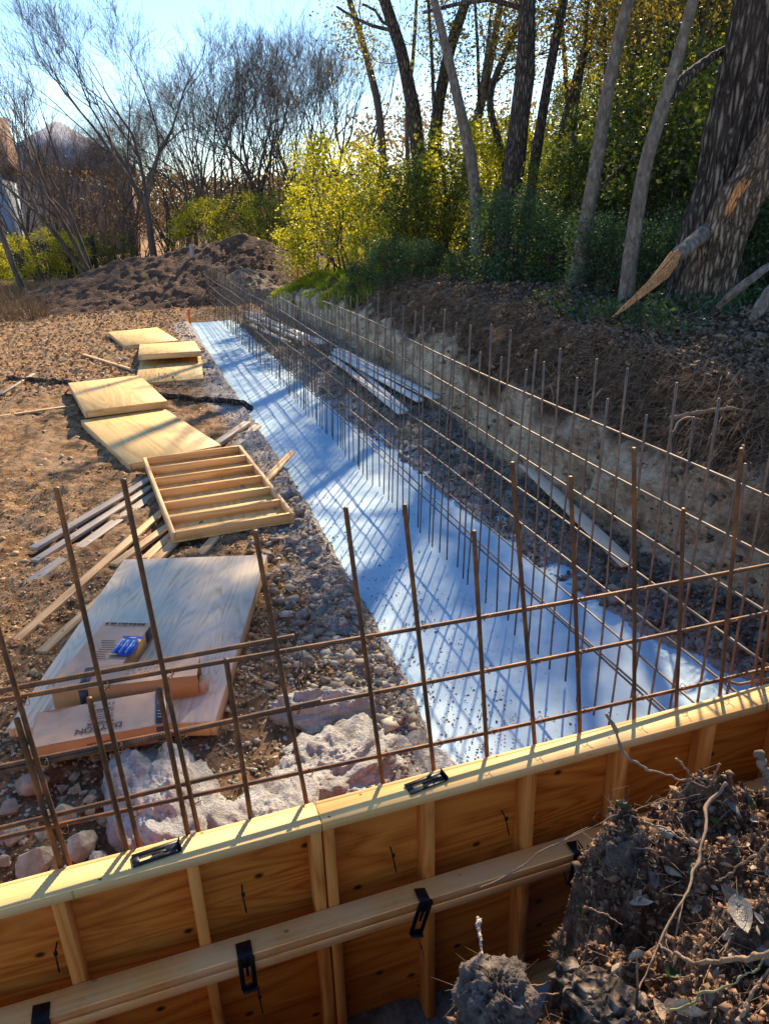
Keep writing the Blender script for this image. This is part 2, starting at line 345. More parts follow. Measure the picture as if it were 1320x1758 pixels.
# columns / rows of the sheet
xs=np.concatenate([np.linspace(-90,-8,26)[:-1],np.linspace(-8,-2.4,46)[:-1],np.linspace(-2.4,1.2,130)[:-1],np.linspace(1.2,2.0,48)[:-1],np.linspace(2.0,3.0,12)[:-1],np.linspace(3.0,4.1,48)[:-1],np.linspace(4.1,5.9,110)[:-1],np.linspace(5.9,10,70)[:-1],np.linspace(10,100,50)])
ys=np.concatenate([np.linspace(-12,1.9,18)[:-1],np.linspace(1.9,9,250)[:-1],np.linspace(9,16,150)[:-1],np.linspace(16,26,120)[:-1],np.linspace(26,60,70)[:-1],np.linspace(60,400,20)])
X,Y=np.meshgrid(xs,ys,indexing='ij'); Z=ground_z(X,Y)
zb,U=base_z(X,Y)
P=np.stack([X,Y,Z],-1)
wall=np.exp(-((U-.4)/.55)**2)*(U>-.3)
P[...,0]+=wall*(.24*fbm(np.stack([Y*1.7,Z*3,X*0],-1),4,21)+.15*fbm(np.stack([Y*6,Z*8,X*4],-1),5,22)-.10*np.abs(fbm(np.stack([Y*3.3,Z*6,X*2],-1),4,29)))
P[...,2]+=wall*(.10*fbm(np.stack([Y*5,X*6,X*0],-1),4,23)-.07*np.abs(fbm(np.stack([Y*9,X*9,X*0],-1),3,24)))
# zones (what the soil is made of)
xl=np.interp(Y,YL,XL)
nz=fbm(np.stack([X*2.2,Y*2.2,X*0],-1),4,31)
spl=np.clip(1-np.abs(X-xl+.12)/(.62+.5*nz),0,1)*(Y<22)          # cement splatter beside the footing
xr=np.interp(Y,YR,XR); spl=np.maximum(spl,np.clip(1.2-np.abs(X-xr-.1)/.4+.6*nz,0,1)*(Y<16)*(X>2.9)*(X<4.2)*.7)
nq=fbm(np.stack([Y*3.1,Z*5,X*2],-1),5,61); clay=((U>-.05)&(U<.6)).astype(float)*np.clip((1.02+.45*nz-Z)/.16,0,1)*np.clip(.95+1.7*nq,0,1)
root=np.clip((U-.0)/.1,0,1)*np.clip((3.2-U+nz)/1.0,0,1)
wood_=np.clip((U-1.5+nz)/1.0,0,1)
mud=((X>2.8)&(U<0)&(Y<23)).astype(float)
gm,nt,bs=nmat('soil')
def attr(nt,n): 
    a=nt.nodes.new('ShaderNodeAttribute'); a.attribute_name=n; return a.outputs['Fac']
v=coords(nt)
na=noise(nt,v,7,9,.7); nb=noise(nt,v,28,6,.7); nc=noise(nt,v,1.2,4,.6)
mul=ramp(nt,na,[(.32,(.09,.052,.027)),(.46,(.27,.16,.08)),(.57,(.46,.29,.155)),(.72,(.62,.45,.29))])
mul=mixc(nt,mapr(nt,nc,.5,.68,0,.5),mul,(.40,.31,.23))
nlay=noise(nt,coords(nt,(3,3,14)),2.2,7,.75); nblk=noise(nt,coords(nt,(1,1,.6)),9,8,.75)
clayc=ramp(nt,math_(nt,'ADD',math_(nt,'MULTIPLY',nlay,.45),math_(nt,'MULTIPLY',nblk,.55)),[(.36,(.12,.07,.04)),(.44,(.50,.35,.21)),(.53,(.80,.63,.43)),(.66,(.92,.82,.64))])
rootc=ramp(nt,na,[(.3,(.035,.02,.012)),(.52,(.15,.088,.05)),(.74,(.38,.24,.14))])
mudc=ramp(nt,na,[(.3,(.13,.105,.08)),(.5,(.30,.25,.20)),(.7,(.58,.54,.50))])
litc=ramp(nt,nb,[(.3,(.03,.022,.016)),(.55,(.09,.065,.048)),(.75,(.2,.15,.11))])
cem=ramp(nt,nb,[(.3,(.22,.20,.18)),(.5,(.50,.49,.48)),(.7,(.66,.66,.66))])
c=mixc(nt,attr(nt,'mud'),mul,mudc); c=mixc(nt,attr(nt,'root'),c,rootc); c=mixc(nt,attr(nt,'clay'),c,clayc); c=mixc(nt,attr(nt,'wood'),c,litc)
sp=mapr(nt,math_(nt,'MULTIPLY',attr(nt,'splat'),math_(nt,'ADD',noise(nt,v,11,6,.75),.35)),.25,.6,0,.9)
c=mixc(nt,sp,c,cem)
nt.links.new(c,bs.inputs['Base Color']); bs.inputs['Roughness'].default_value=.95; bs.inputs['Specular IOR Level'].default_value=.15
b1=bump(nt,bs,na,1.,.06); bump(nt,bs,nb,.8,.02,b1)
g=MB().grid(P.reshape(-1,3),len(xs),len(ys)).build('ground',gm,smooth=True,attr=dict(splat=spl.ravel(),clay=clay.ravel(),root=root.ravel(),wood=wood_.ravel(),mud=mud.ravel()))
tag(g,kind='structure')
# footing slab
sm,nt,bs=nmat('fresh_concrete'); v=coords(nt)
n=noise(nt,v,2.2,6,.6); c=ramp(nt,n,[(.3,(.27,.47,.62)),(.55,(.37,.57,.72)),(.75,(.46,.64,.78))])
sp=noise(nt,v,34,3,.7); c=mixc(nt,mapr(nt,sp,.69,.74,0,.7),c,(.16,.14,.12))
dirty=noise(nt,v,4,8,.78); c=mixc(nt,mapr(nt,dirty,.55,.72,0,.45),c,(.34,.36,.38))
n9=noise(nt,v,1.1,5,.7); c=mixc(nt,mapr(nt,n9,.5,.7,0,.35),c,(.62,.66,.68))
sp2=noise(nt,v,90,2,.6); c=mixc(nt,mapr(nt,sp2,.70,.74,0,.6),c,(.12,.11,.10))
br=noise(nt,coords(nt,(1,.15,1)),40,3,.6); 
nt.links.new(c,bs.inputs['Base Color']); bs.inputs['Roughness'].default_value=.7; bump(nt,bs,math_(nt,'ADD',noise(nt,v,60,4,.7),br),.25,.004)
gx=np.linspace(.95,4.3,96); gy=np.concatenate([np.linspace(1.2,8,200)[:-1],np.linspace(8,22.6,160)]); A,B=np.meshgrid(gx,gy,indexing='ij')
C=.016*fbm(np.stack([A*1.2,B*1.2,A*0],-1),3,41)+.006*fbm(np.stack([A*7,B*7,A*0],-1),3,42)
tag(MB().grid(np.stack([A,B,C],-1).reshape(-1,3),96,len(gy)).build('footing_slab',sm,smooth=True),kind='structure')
# near bank on which the photographer stands
EDGE=np.array([(-6,.45),(.30,.62),(.44,1.05),(.56,1.24),(.67,1.30),(.76,1.14),(.84,1.08),(.92,1.17),(.99,1.28),(1.02,1.40),(1.08,1.50),(1.22,1.60),(1.5,1.62),(1.9,1.55),(2.5,1.66),(3.2,2.3),(4.0,3.2),(7,4)])
def bank_z(x,y):
    p=np.stack([x,y,0*x],-1)
    d=y*0+9
    best=np.full(x.shape,9.)
    for (a,b) in zip(EDGE[:-1],EDGE[1:]):
        ab=b-a; t=np.clip(((x-a[0])*ab[0]+(y-a[1])*ab[1])/(ab@ab),0,1)
        best=np.minimum(best,np.hypot(x-a[0]-t*ab[0],y-a[1]-t*ab[1]))
    ins=y<np.interp(x,EDGE[:,0],EDGE[:,1]); d=np.where(ins,best,-best)+.05*fbm(p*9,3,51)
    z=np.where(d>0,1.27+.30*(1-np.exp(-np.maximum(d,0)/.55))-.10*np.exp(-np.maximum(d,0)/.05),1.17+d*11)
    z=z+np.where(d>-.12,.15*fbm(p*3.2,4,52)+.13*fbm(p*8.,4,53)-.06*np.abs(fbm(p*13,3,57))+.045*fbm(p*30,3,54),0)
    z=z-.14*np.exp(-(((x-1.18)/.22)**2+((y-1.22)/.12)**2))
    return np.maximum(z,-.4)
bx=np.concatenate([np.linspace(-6,.2,60)[:-1],np.linspace(.2,2.4,330)[:-1],np.linspace(2.4,7,60)]); by=np.concatenate([np.linspace(-6,.5,50)[:-1],np.linspace(.5,2.0,230)[:-1],np.linspace(2.0,4.4,40)])
A,B=np.meshgrid(bx,by,indexing='ij'); C=bank_z(A,B)
keep=C
bm_=simple('dark_root_soil',[(.28,(.02,.010,.006)),(.45,(.11,.060,.034)),(.6,(.28,.165,.098)),(.78,(.54,.36,.23))],24,9,.95,1.,.04,bscale=60)
tag(MB().grid(np.stack([A,B,C],-1).reshape(-1,3),len(bx),len(by)).build('near_bank',bm_,smooth=True),kind='structure')
# ================================================================ rebar
def ribbed(P0,P1,r=.008,n=8,pitch=.009,bend=0.):
    """one deformed bar: a shaft with raised ribs"""
    P0=np.array(P0,float);P1=np.array(P1,float);L=np.linalg.norm(P1-P0); m=max(3,int(L/pitch))*2
    t=np.linspace(0,1,m); P=P0+(P1-P0)*t[:,None]
    if bend: P[:,0]+=bend*np.sin(t*np.pi*1.3+1)*.5; P[:,1]+=bend*.5*np.sin(t*np.pi*2.1)
    rr=np.where(np.arange(m)%2==0,r*1.12,r*.90); mb=MB(); mb.tube(P,rr,n); return mb
fm=empty('rebar_mat',(.9,2.08,0)); tag(fm,'near rusty rebar mat standing behind the long wooden formwork, wide squares against the slab','rebar mat')
def addp(mb,name,mat,root,smooth=True):
    o=mb.build(name,mat,root,smooth); 
    o.matrix_parent_inverse=root.matrix_basis.inverted() if root.parent is None else o.matrix_parent_inverse
    return o
bpy.context.view_layer.update()
VB=[(-.64,-.68,2.3),(-.423,-.46,2.11),(-.216,-.24,2.48),(-.0175,-.07,2.48),(.376,.27,2.27),(.66,.55,2.30),(.862,.74,2.28),(1.078,.98,2.15),(1.29,1.11,2.37),(1.49,1.33,2.29),(1.737,1.57,2.36),(1.946,1.81,2.10),(2.15,2.03,2.3),(2.36,2.26,2.2)]
for xb,xt,zt in VB:
    k=(zt+.02)/(zt-1.22); x0=xt+(xb-xt)*min(k,1.6)
    addp(ribbed((x0,2.076,-.02),(xt,2.068,zt),.0078,8,.008,.012),'vertical_bar',M['rebar'],fm)
for xb,zt in [(-.43,1.80),(-.228,1.82),(-.030,1.80),(.18,1.86)]:
    addp(ribbed((xb,2.058,-.02),(xb-.045,2.058,zt),.0085,8,.008),'starter_bar',M['rebar'],fm)
for z0,z1 in [(1.855,1.775),(1.622,1.55),(1.362,1.26),(1.10,1.03),(.85,.80),(.58,.55),(.3,.28)]:
    addp(ribbed((-1.6,2.094,z0+.012),(2.75,2.094,z1-.012),.008,8,.009,.02),'horizontal_bar',M['rebar'],fm)
addp(ribbed((-1.6,2.094,1.892),(.36,2.098,1.868),.0085,8,.009),'lap_bar',M['rebar'],fm)
addp(ribbed((-1.6,2.094,1.600),(.43,2.098,1.597),.0085,8,.009),'lap_bar',M['rebar'],fm)
addp(ribbed((-1.6,2.094,1.392),(.16,2.098,1.388),.008,8,.009),'lap_bar',M['rebar'],fm)
# twisted wire ties at the crossings
tm=MB(); a_=np.linspace(0,2*np.pi,13); tm.tube(np.stack([.0125*np.cos(a_),.016*np.sin(a_),.009*np.sin(a_*2)],-1),.0013,5,cap=False); tm.tube([(0,-.016,0),(.012,-.024,.012),(.020,-.022,.020)],.0015,5)
tie0=None
for xb,xt,zt in VB:
    for z0,z1 in [(1.855,1.775),(1.622,1.55),(1.362,1.26)]:
        if z0>zt-.03: continue
        zz=z0+(z1-z0)*(xb+1.6)/4.35; xx=xb+(xt-xb)*(zz-1.22)/(zt-1.22)
        if tie0 is None: tie0=addp(tm,'wire_tie',M['rebar'],fm); o=tie0
        else: o=tie0.copy(); col.objects.link(o)
        o.location=(xx,2.084,zz); o.rotation_euler=(0,random.uniform(-.4,.4),random.uniform(-.3,.3))
# bent corner bar
hp=[(2.60,2.62,1.99),(2.60,2.60,1.5),(2.60,2.56,.98),(2.60,2.55,.88),(2.61,2.53,.85),(2.66,2.49,.84),(2.95,2.40,.90)]
t_=np.linspace(0,1,len(hp)); tt=np.linspace(0,1,150); hpp=np.stack([np.interp(tt,t_,np.array(hp)[:,i]) for i in range(3)],-1)
mb=MB(); mb.tube(hpp,np.where(np.arange(150)%2,.0085,.0070),8); o=mb.build('hooked_corner_bar',M['rebar_far'],None,True)
tag(o,'single bent bar with a hooked foot at the right corner of the rebar','bent bar')
# long mat
lm=empty('rebar_mat',(2.5,14,0)); tag(lm,'long rusty rebar mat running away along the wet footing slab to the mound','rebar mat'); bpy.context.view_layer.update()
yv=2.25; k=0; ylist=[]
while yv<26.5: ylist.append(yv); yv+=.172+random.uniform(-.02,.02)
TOPY=[0,8,10,13,17,22,26.5]; TOPZ=[2.2,2.08,1.9,1.58,1.42,1.30,1.5]
far=MB()
for i,yv in enumerate(ylist):
    zt=float(np.interp(yv,TOPY,TOPZ))+(.10 if i%2 else -.06)+random.uniform(-.06,.06)
    lean=random.uniform(-.02,.03); r=.0068
    zb_=random.uniform(-.01,.05) if yv<22.6 else .0
    P0=(2.485+random.uniform(-.02,.02),yv,zb_); P1=(2.595+lean,yv+.10+random.uniform(-.05,.05),zt)
    if i<100:
        mb=MB(); t=np.linspace(0,1,9)[:,None]; P=np.array(P0)+(np.array(P1)-np.array(P0))*t; P[:,0]+=.008*np.sin(t[:,0]*5+i); mb.tube(P,r,6)
        addp(mb,'vertical_bar',M['rebar_far'],lm)
    else: far.tube(np.array([P0,P1]),r,6)
o=addp(far,'vertical_bars_far',M['rebar_far'],lm); tag(o,kind='stuff')
for j,(z,ye) in enumerate([(1.88,10.5),(1.64,13.5),(1.40,20),(1.15,26.3),(.91,26.4),(.67,26.4),(.44,26.4),(.47,14)]):
    m=90; yy=np.linspace(2.12,ye,m); zz=z+.015*np.sin(yy*.9+j)-np.clip(yy-8,0,30)*.008; xx=2.49+.045*z+.012*np.sin(yy*.7+j*2)+(.03 if j==7 else 0)
    mb=MB(); mb.tube(np.stack([xx,yy,zz],-1),.0070,6); addp(mb,'horizontal_bar',M['rebar_far'],lm)
# second, lower mat on the bank side far down the trench
m2=empty('rebar_mat',(3.0,20,0)); tag(m2,'distant low rebar mat on the bank side at the far trench end','rebar mat'); bpy.context.view_layer.update()
yv=12.5;i=0
while yv<27:
    mb=MB(); mb.tube(np.array([(2.86,yv,.05),(2.92+random.uniform(-.03,.03),yv+.05,1.15+.12*(i%2)+random.uniform(-.05,.08))]),.008,5); addp(mb,'vertical_bar',M['rebar_far'],m2); yv+=.24; i+=1
for z in (.3,.6,.9,1.1):
    mb=MB(); yy=np.linspace(12.3,27,40); mb.tube(np.stack([2.87+.05*z+0*yy,yy,z+.01*np.sin(yy)],-1),.008,5); addp(mb,'horizontal_bar',M['rebar_far'],m2)
# thin wire pins between slab and plywood
for i,(x,y,h,l) in enumerate([(.64,4.37,.42,'leftmost thin wire pin stuck in the cement-splashed soil by the plywood'),(.79,4.31,.52,'tall thin wire pin stuck in the soil beside two shorter ones'),(.74,4.22,.22,'shortest thin wire pin in the soil, in front of the tall one')]):
    mb=MB(); mb.tube([(x,y,0),(x-.01,y+.01,h)],.004,6); tag(mb.build('wire_pin',M['rebar_far'],None,True),l,'wire pin','wire pins in the soil')
# ================================================================ formwork
def edge_box(mb,x0,x1,y0,y1,z0,z1): mb.box(((x0+x1)/2,(y0+y1)/2,(z0+z1)/2),(x1-x0,y1-y0,z1-z0)); return mb
def bev(o,w_=.002):
    b=o.modifiers.new('bevel','BEVEL'); b.width=w_; b.segments=1; b.limit_method='ANGLE'; return o
def form(x0,x1,studs,label,n):
    t=empty('wall_form',((x0+x1)/2,1.99,0)); tag(t,label,'formwork panel','timber wall forms in the foreground'); bpy.context.view_layer.update()
    P=lambda mb,nm,mt: bev(addp(mb,nm,mt,t,False))
    P(edge_box(MB(),x0,x1,1.940,2.031,1.183,1.221),'top_plate',M['lum_plate'])
    P(edge_box(MB(),x0,x1,1.942,2.031,-.03,.008),'bottom_plate',M['lum_x'])
    sh=P(edge_box(MB(),x0+.002,x1-.002,2.032,2.050,-.03,1.217),'plywood_sheet',M['ply_form']); sh.data.materials.append(M['lum_plate'])
    for f_ in sh.data.polygons:
        if f_.normal.z>.9: f_.material_index=1  # top edge coloured paler than the shaded face, sunlight put into its colour
    for s in studs: P(edge_box(MB(),s-.019,s+.019,1.944,2.0305,.009,1.182),'stud',M['lum_z'])
    return t
fa=form(.371-2.44,.371,[-2.04,-1.68,-1.28,-.875,-.468,-.060,.350],'left wooden wall form with pale sunlit top plate, reaching the left picture edge','a')
fb=form(.374,2.83,[.396,.766,1.174,1.578,1.985,2.39,2.80],'right wooden wall form with knotty amber plywood, half hidden by root soil','b')
# walers: two stacked two-by-fours held by brackets
def waler(z0,z1,lab,xa,xb_):
    mb=MB(); edge_box(mb,xa,xb_,1.853,1.9415,z0,z1); o=bev(mb.build('waler',M['lum_waler'],None)); return tag(o,lab,'waler','walers across the wall forms')
waler(.785,.823,'upper of the two stacked boards running across the studs below the plate',-2.1,2.85)
waler(.742,.780,'lower of the two stacked boards running across the studs, edge only showing',-2.1,2.85)
def bracket_mesh(fl=.060):
    t=MB(); 
    # folded flat steel strip with keyhole slot: two cheeks round a slot, top and bottom tongues
    t.box((-.020,0,0),(.016,.005,.15)); t.box((.020,0,0),(.016,.005,.15)); t.box((0,0,.052),(.026,.0048,.046)); t.box((0,0,-.064),(.026,.0048,.022)); t.box((0,0,.01),(.010,.0046,.05))
    t.box((0,fl/2,.0765),(.052,fl,.005)); t.box((0,-.010,-.072),(.05,.018,.005))
    return t
brs=[(-.585,'black steel bracket on the stacked boards at the bottom left corner'),(.062,'black steel bracket with keyhole slot on the stacked boards, left of the form joint'),(.69,'slanting black steel bracket on the stacked boards, right of the form joint'),(1.335,'black steel bracket on the stacked boards beside the root soil')]
for (x,l),rot in zip(brs,(.1,.0,.28,.12)):
    o=bev(bracket_mesh().build('form_bracket',M['black'],None),.0015); o.location=(x,1.846,.752); o.rotation_euler=(0,rot,0); tag(o,l,'bracket','black form brackets')
for (x,y,rz,l) in [(-.165,1.995,.10,'black steel bracket lying flat on the top plate near the left'),(.77,1.993,.14,'black steel bracket lying flat on the top plate just right of the form joint')]:
    o=bev(bracket_mesh(.014).build('form_bracket',M['black'],None),.0015); o.location=(x,y,1.2265); o.rotation_euler=(R_(-90),R_(0),R_(90)+rz); o.rotation_euler=Matrix.Rotation(rz,3,'Z').to_4x4().to_euler() ; 
    mt=Matrix.Rotation(rz,4,'Z')@Matrix.Rotation(R_(90),4,'Y')@Matrix.Rotation(R_(90),4,'Z'); o.rotation_euler=mt.to_euler(); tag(o,l,'bracket','black form brackets')
# snap ties poking through the plywood
ties=[(-.52,.93),(.09,.95),(.64,.93),(1.38,.58),(.75,.40),(1.10,.95),(.10,.42),(1.42,.55)]
tl=['thin dark tie end sticking out of the form above the waler, far left','thin dark tie end above the waler left of the form joint','thin dark tie end above the waler just right of the form joint','thin dark tie end below the waler beside the soil clod','slanting dark tie rod below the waler near the middle','thin dark tie end above the waler near the right stud','vertical dark tie end at the bottom edge left of the form joint','short dark tie end below the waler furthest right']
for (x,z),l in zip(ties,tl):
    mb=MB(); mb.tube([(x,2.03,z),(x-.004,1.99,z),(x+.0,1.965,z-.06)],.0028,6); mb.box((x-.002,1.988,z),(.012,.004,.016)); tag(mb.build('form_tie',M['black'],None),l,'form tie','tie ends in the wall forms')
# ================================================================ loose panels
def panel(cx,cy,z,rz,label,ribs_up=False,tilt=(0,0),mat='ply_sun',L=2.44,W=1.22):
    """wall form lying flat; z = height of its top"""
    t=empty('loose_form',(cx,cy,z),rot=(tilt[0],tilt[1],rz)); tag(t,label,'formwork panel','loose form panels on the soil')
    def pt(mb,nm,mt): return bev(mb.build(nm,mt,t),.002)
    if ribs_up:
        pt(MB().box((0,0,-.099),(W,L,.018)),'plywood_sheet',M['ply_sun'])
        zc=-.0445
        for s in(-1,1): pt(MB().box((s*(W/2-.019),0,zc),(.038,L,.089)),'side_rail',M['white_wood' if 0 else 'lum_y'])
        for i in range(7):
            y=-L/2+.019+i*(L-.038)/6; pt(MB().box((0,y,zc),(W-.080,.038,.0888)),'rib',M['lum_x'])
    else:
        pt(MB().box((0,0,-.009),(W,L,.018)),'plywood_sheet',M[mat])
        for s in(-1,1): pt(MB().box((s*(W/2-.019),0,-.0635),(.038,L-.004,.089)),'side_rail',M['lum_y'])
        for i in range(7):
            y=-L/2+.021+i*(L-.042)/6; pt(MB().box((0,y,-.0635),(W-.080,.038,.0885)),'rib',M['lum_x'])
    return t
panel(-.10,5.24,.235,R_(-18.3),'large worn greyish plywood panel carrying the cardboard boxes',mat='ply_grey',L=2.30,W=1.28,tilt=(R_(.5),R_(-.5)))
panel(.62,8.23,.25,R_(4),'form panel lying ribs up, its seven cross ribs showing',True,(R_(.8),R_(.6)))
panel(.02,10.80,.21,R_(15),'plywood panel half in grey shade, next behind the ribs-up panel',tilt=(R_(.6),R_(-.5)))
panel(-.38,13.12,.32,R_(8),'golden plywood panel overlapping the half-shaded one',tilt=(R_(-1.2),R_(.6)))
panel(.65,15.43,.17,R_(-4.7),'sunlit plywood panel with its near corner beside the far slab',L=2.4)
panel(.74,17.05,.30,R_(-2),'tilted plywood panel propped on the back of another, thick brown edge towards us',tilt=(R_(-4.5),R_(1)))
panel(.26,19.45,.22,R_(9),'farthest pale plywood panel, nearest the dirt mound',L=2.3)
# ================================================================ boards
def board(a,b,z,label,wd=.089,th=.038,mat='lum_y',dz=0.,group='loose boards on the ground'):
    a=np.array(a,float);b=np.array(b,float);L=np.linalg.norm(b-a); c=(a+b)/2; ang=math.atan2(b[1]-a[1],b[0]-a[0])-math.pi/2
    mb=MB(); mb.box((0,0,0),(wd,L,th)); o=bev(mb.build('board',M[mat],None),.003); o.location=(c[0],c[1],z+th/2); o.rotation_euler=(math.atan2(dz,L),random.uniform(-.03,.03),ang); return tag(o,label,'board',group)
board((-1.2,5.60),(.42,8.5),.10,'longest pale board reaching out from under the ribs-up panel',dz=.05)
board((-.97,5.40),(.22,7.42),.085,'pale board end beside the worn plywood, right of the longest board',dz=.02)
board((-1.19,6.62),(.05,8.6),.09,'lowest grey thin plank of the left bunch of boards',mat='lum_old',wd=.12,th=.02)
board((-1.15,7.06),(-.02,8.72),.10,'grey board in the middle of the left bunch, end near the upright bar',mat='lum_old')
board((-1.18,7.30),(-.02,8.93),.13,'top grey-brown board of the left bunch beside the ribs-up panel',mat='lum_old')
board((-.45,6.70),(.30,7.75),.10,'short pale board showing between the worn plywood and the ribs-up panel, left')
board((-.12,6.62),(.30,7.40),.085,'board end tucked under the near left corner of the ribs-up panel')
board((.26,6.58),(1.76,9.28),.10,'board passing under the ribs-up panel and sticking out towards the slab',dz=.06)
board((.86,9.98),(1.44,10.92),.11,'short thick board leaning beside the half-shaded panel, left of a pair',mat='lum_old',wd=.12,th=.06)
board((1.06,9.86),(1.58,10.86),.07,'short thick board beside the half-shaded panel, right of a pair',mat='lum_old',wd=.12,th=.05)
board((-3.4,12.7),(-1.02,13.2),.11,'narrow pale batten running out of the left picture edge',wd=.07,th=.035)
board((-1.05,18.0),(-.02,15.66),.12,'narrow pale batten lying behind the golden panel',wd=.07,th=.035)
board((4.50,9.55),(3.74,4.85),.20,'long weathered plank lying along the foot of the bank',wd=.14,th=.03,mat='ply_grey',dz=0)
board((-2.3,14.6),(-1.9,16.2),.13,'short grey stick-like plank on the mulch at the left',wd=.06,th=.03,mat='lum_old')
for (a,b,z,l,wd) in [((3.97,15.1),(4.26,10.5),.30,'white plank nearest the bank in the near white pile',.17),((3.86,15.0),(4.05,10.6),.26,'white plank second from the bank in the near white pile',.13),((3.78,14.9),(3.62,10.25),.20,'white plank splaying away from the near pile towards the slab',.12),((3.98,14.0),(3.74,10.4),.18,'white plank lying under the near white pile',.09),
    ((3.16,21.6),(3.86,15.9),.30,'longest white plank of the far white pile',.18),((3.05,21.0),(3.62,16.6),.26,'white plank on the slab side of the far pile',.12),((2.95,20.0),(3.35,16.9),.20,'short white plank at the foot of the far pile',.1)]:
    board(a,b,z,l,wd,.035,'white_wood',group='white planks at the foot of the bank')
# dark twisted bundle under the golden panel
bd=empty('bar_bundle',(-.3,14,.1)); tag(bd,'dark bundle of old twisted bars lying across under the golden panel','bar bundle'); bpy.context.view_layer.update()
for i in range(9):
    t=np.linspace(0,1,90); a=t*26+i*2*math.pi/9; r=.028+.012*(i%2)
    x=-2.35+4.05*t; y=15.95-3.95*t+.12*np.sin(t*7); z=np.array([gz(q,s) for q,s in zip(x,y)])*.5+.10+r*np.sin(a)
    mb=MB(); mb.tube(np.stack([x+r*np.cos(a)*.7,y+r*np.cos(a)*.7,z],-1),.010,6); addp(mb,'bar',M['bark_dark'],bd)
# ================================================================ boxes
def textobj(body,size,loc,rot,mat,parent,name='lettering',sx=1,ext=.0004):
    cu=bpy.data.curves.new(name,'FONT'); cu.body=body; cu.size=size; cu.extrude=ext; cu.align_x='CENTER'; cu.align_y='CENTER'
    if len(body)<9: cu.offset=size*.02
    o=bpy.data.objects.new(name,cu); col.objects.link(o); bpy.context.view_layer.update()
    me=bpy.data.meshes.new_from_object(o); bpy.data.objects.remove(o); me.materials.clear(); me.materials.append(mat)
    o=bpy.data.objects.new(name,me); col.objects.link(o); o.parent=parent; o.location=loc; o.rotation_euler=rot; o.scale=(sx,1,1); return o
def carton(c,size,rz,label,tilt=(0,0),open_end=False,dent=0.):
    """sheet cardboard box: body with a slightly crushed top, side face darker, printed bands"""
    L,W_,H=size; t=empty('cardboard_box',c,rot=(tilt[0],tilt[1],rz)); tag(t,label,'box','cardboard boxes on the worn plywood')
    n=24; A,B=np.meshgrid(np.linspace(-L/2,L/2,n),np.linspace(-W_/2,W_/2,12),indexing='ij'); C=H+.006*fbm(np.stack([A*6,B*6,A*0+c[0]*9],-1),3,61)-dent*np.exp(-((A+L*.36)**2+(B-W_*.25)**2)/.006)
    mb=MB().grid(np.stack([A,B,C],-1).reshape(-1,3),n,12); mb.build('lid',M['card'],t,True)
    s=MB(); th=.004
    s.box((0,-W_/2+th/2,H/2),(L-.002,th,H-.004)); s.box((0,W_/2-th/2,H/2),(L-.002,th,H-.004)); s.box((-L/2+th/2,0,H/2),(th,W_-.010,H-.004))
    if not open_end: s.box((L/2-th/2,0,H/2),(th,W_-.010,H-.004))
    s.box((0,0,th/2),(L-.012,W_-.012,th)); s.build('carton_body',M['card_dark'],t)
    if open_end:
        f=MB(); f.box((L/2+.028,-W_/2+.03,H*.28),(.06,.003,H*.5),rz=.5); f.build('flap',M['card'],t); f=MB(); f.box((L/2+.02,0,.012),(.07,W_*.8,.003)); f.build('flap',M['card'],t)
    return t
b1=carton((-.502,4.035,.245),(.74,.34,.125),R_(-3),'front cardboard box, lettering upside down, dark printed band at its right end',dent=.03)
# printing (reads from the far side, as in the photograph)
Zt=.1285
textobj('DAYTON',.062,(.005,-.105,Zt+.004),(0,0,math.pi),M['ink'],b1,sx=1.0)
textobj('SUPERIOR',.034,(.01,-.055,Zt+.004),(0,0,math.pi),M['ink'],b1)
mk=MB()
for j,(yy,w0) in enumerate([(-.02,.13),(.0,.12),(.02,.13),(.05,.12),(.068,.14),(.075,.10)]):
    x=-w0/2
    while x<w0/2: 
        wl=random.uniform(.006,.022); mk.box((x+wl/2+.005,yy,Zt+.0045),(wl,.006,.001)); x+=wl+.006
mk.build('small_print',M['ink'],b1)
mk=MB(); 
for x in (-.06,-.035,.05,.075):
    mk.add(np.array([(x-.008,.108,Zt+.0045),(x+.008,.108,Zt+.0045),(x,.124,Zt+.0045)]),[[0,1,2]]); mk.box((x,.128,Zt+.0045),(.014,.004,.001))
mk.build('handling_marks',M['ink'],b1)
MB().box((.345,.0,Zt+.0045),(.046,.335,.001)).build('printed_band',M['tape'],b1)
s=MB()
for i in range(4): s.box((.345,.04+.028*i,Zt+.0055),(.034,.003,.0006),rz=.6)
for i in range(3): s.box((.345,-.05-.03*i,Zt+.0055),(.03,.003,.0006),rz=-.3)
s.build('band_print',M['paper'],b1)
MB().box((.345,-.1712,.06),(.046,.001,.10)).build('printed_band',M['tape'],b1)
textobj('DAYTON',.03,(.0,-.1710,.075),(R_(90),math.pi,0),M['ink'],b1,sx=1)
textobj('SUPERIOR',.02,(.0,-.1710,.045),(R_(90),math.pi,0),M['ink'],b1)
MB().box((.372,.0,.085),(.0012,.22,.09)).build('white_label',M['paper'],b1)
b2=carton((-.33,4.41,.245),(.88,.25,.15),R_(-9),'middle opened cardboard box lying behind the lettered one, flaps at its right end',open_end=True,tilt=(R_(-3),0))
MB().box((-.255,.0,.157),(.055,.235,.001)).build('printed_band',M['tape'],b2); MB().box((-.255,-.1262,.075),(.055,.001,.13)).build('printed_band',M['tape'],b2)
mk=MB()
for yy in(.05,.02,-.02,-.05):
    x=.0
    while x<.24: wl=random.uniform(.008,.03); mk.box((x,yy,.157),(wl,.005,.001),rz=.05); x+=wl+.008+random.random()*.02
mk.build('small_print',M['ink'],b2)
b3=carton((-.475,4.79,.245),(.36,.76,.12),R_(-24),'rear cardboard box, lying lengthwise with the blue packet on top')
mk=MB(); x=-.14
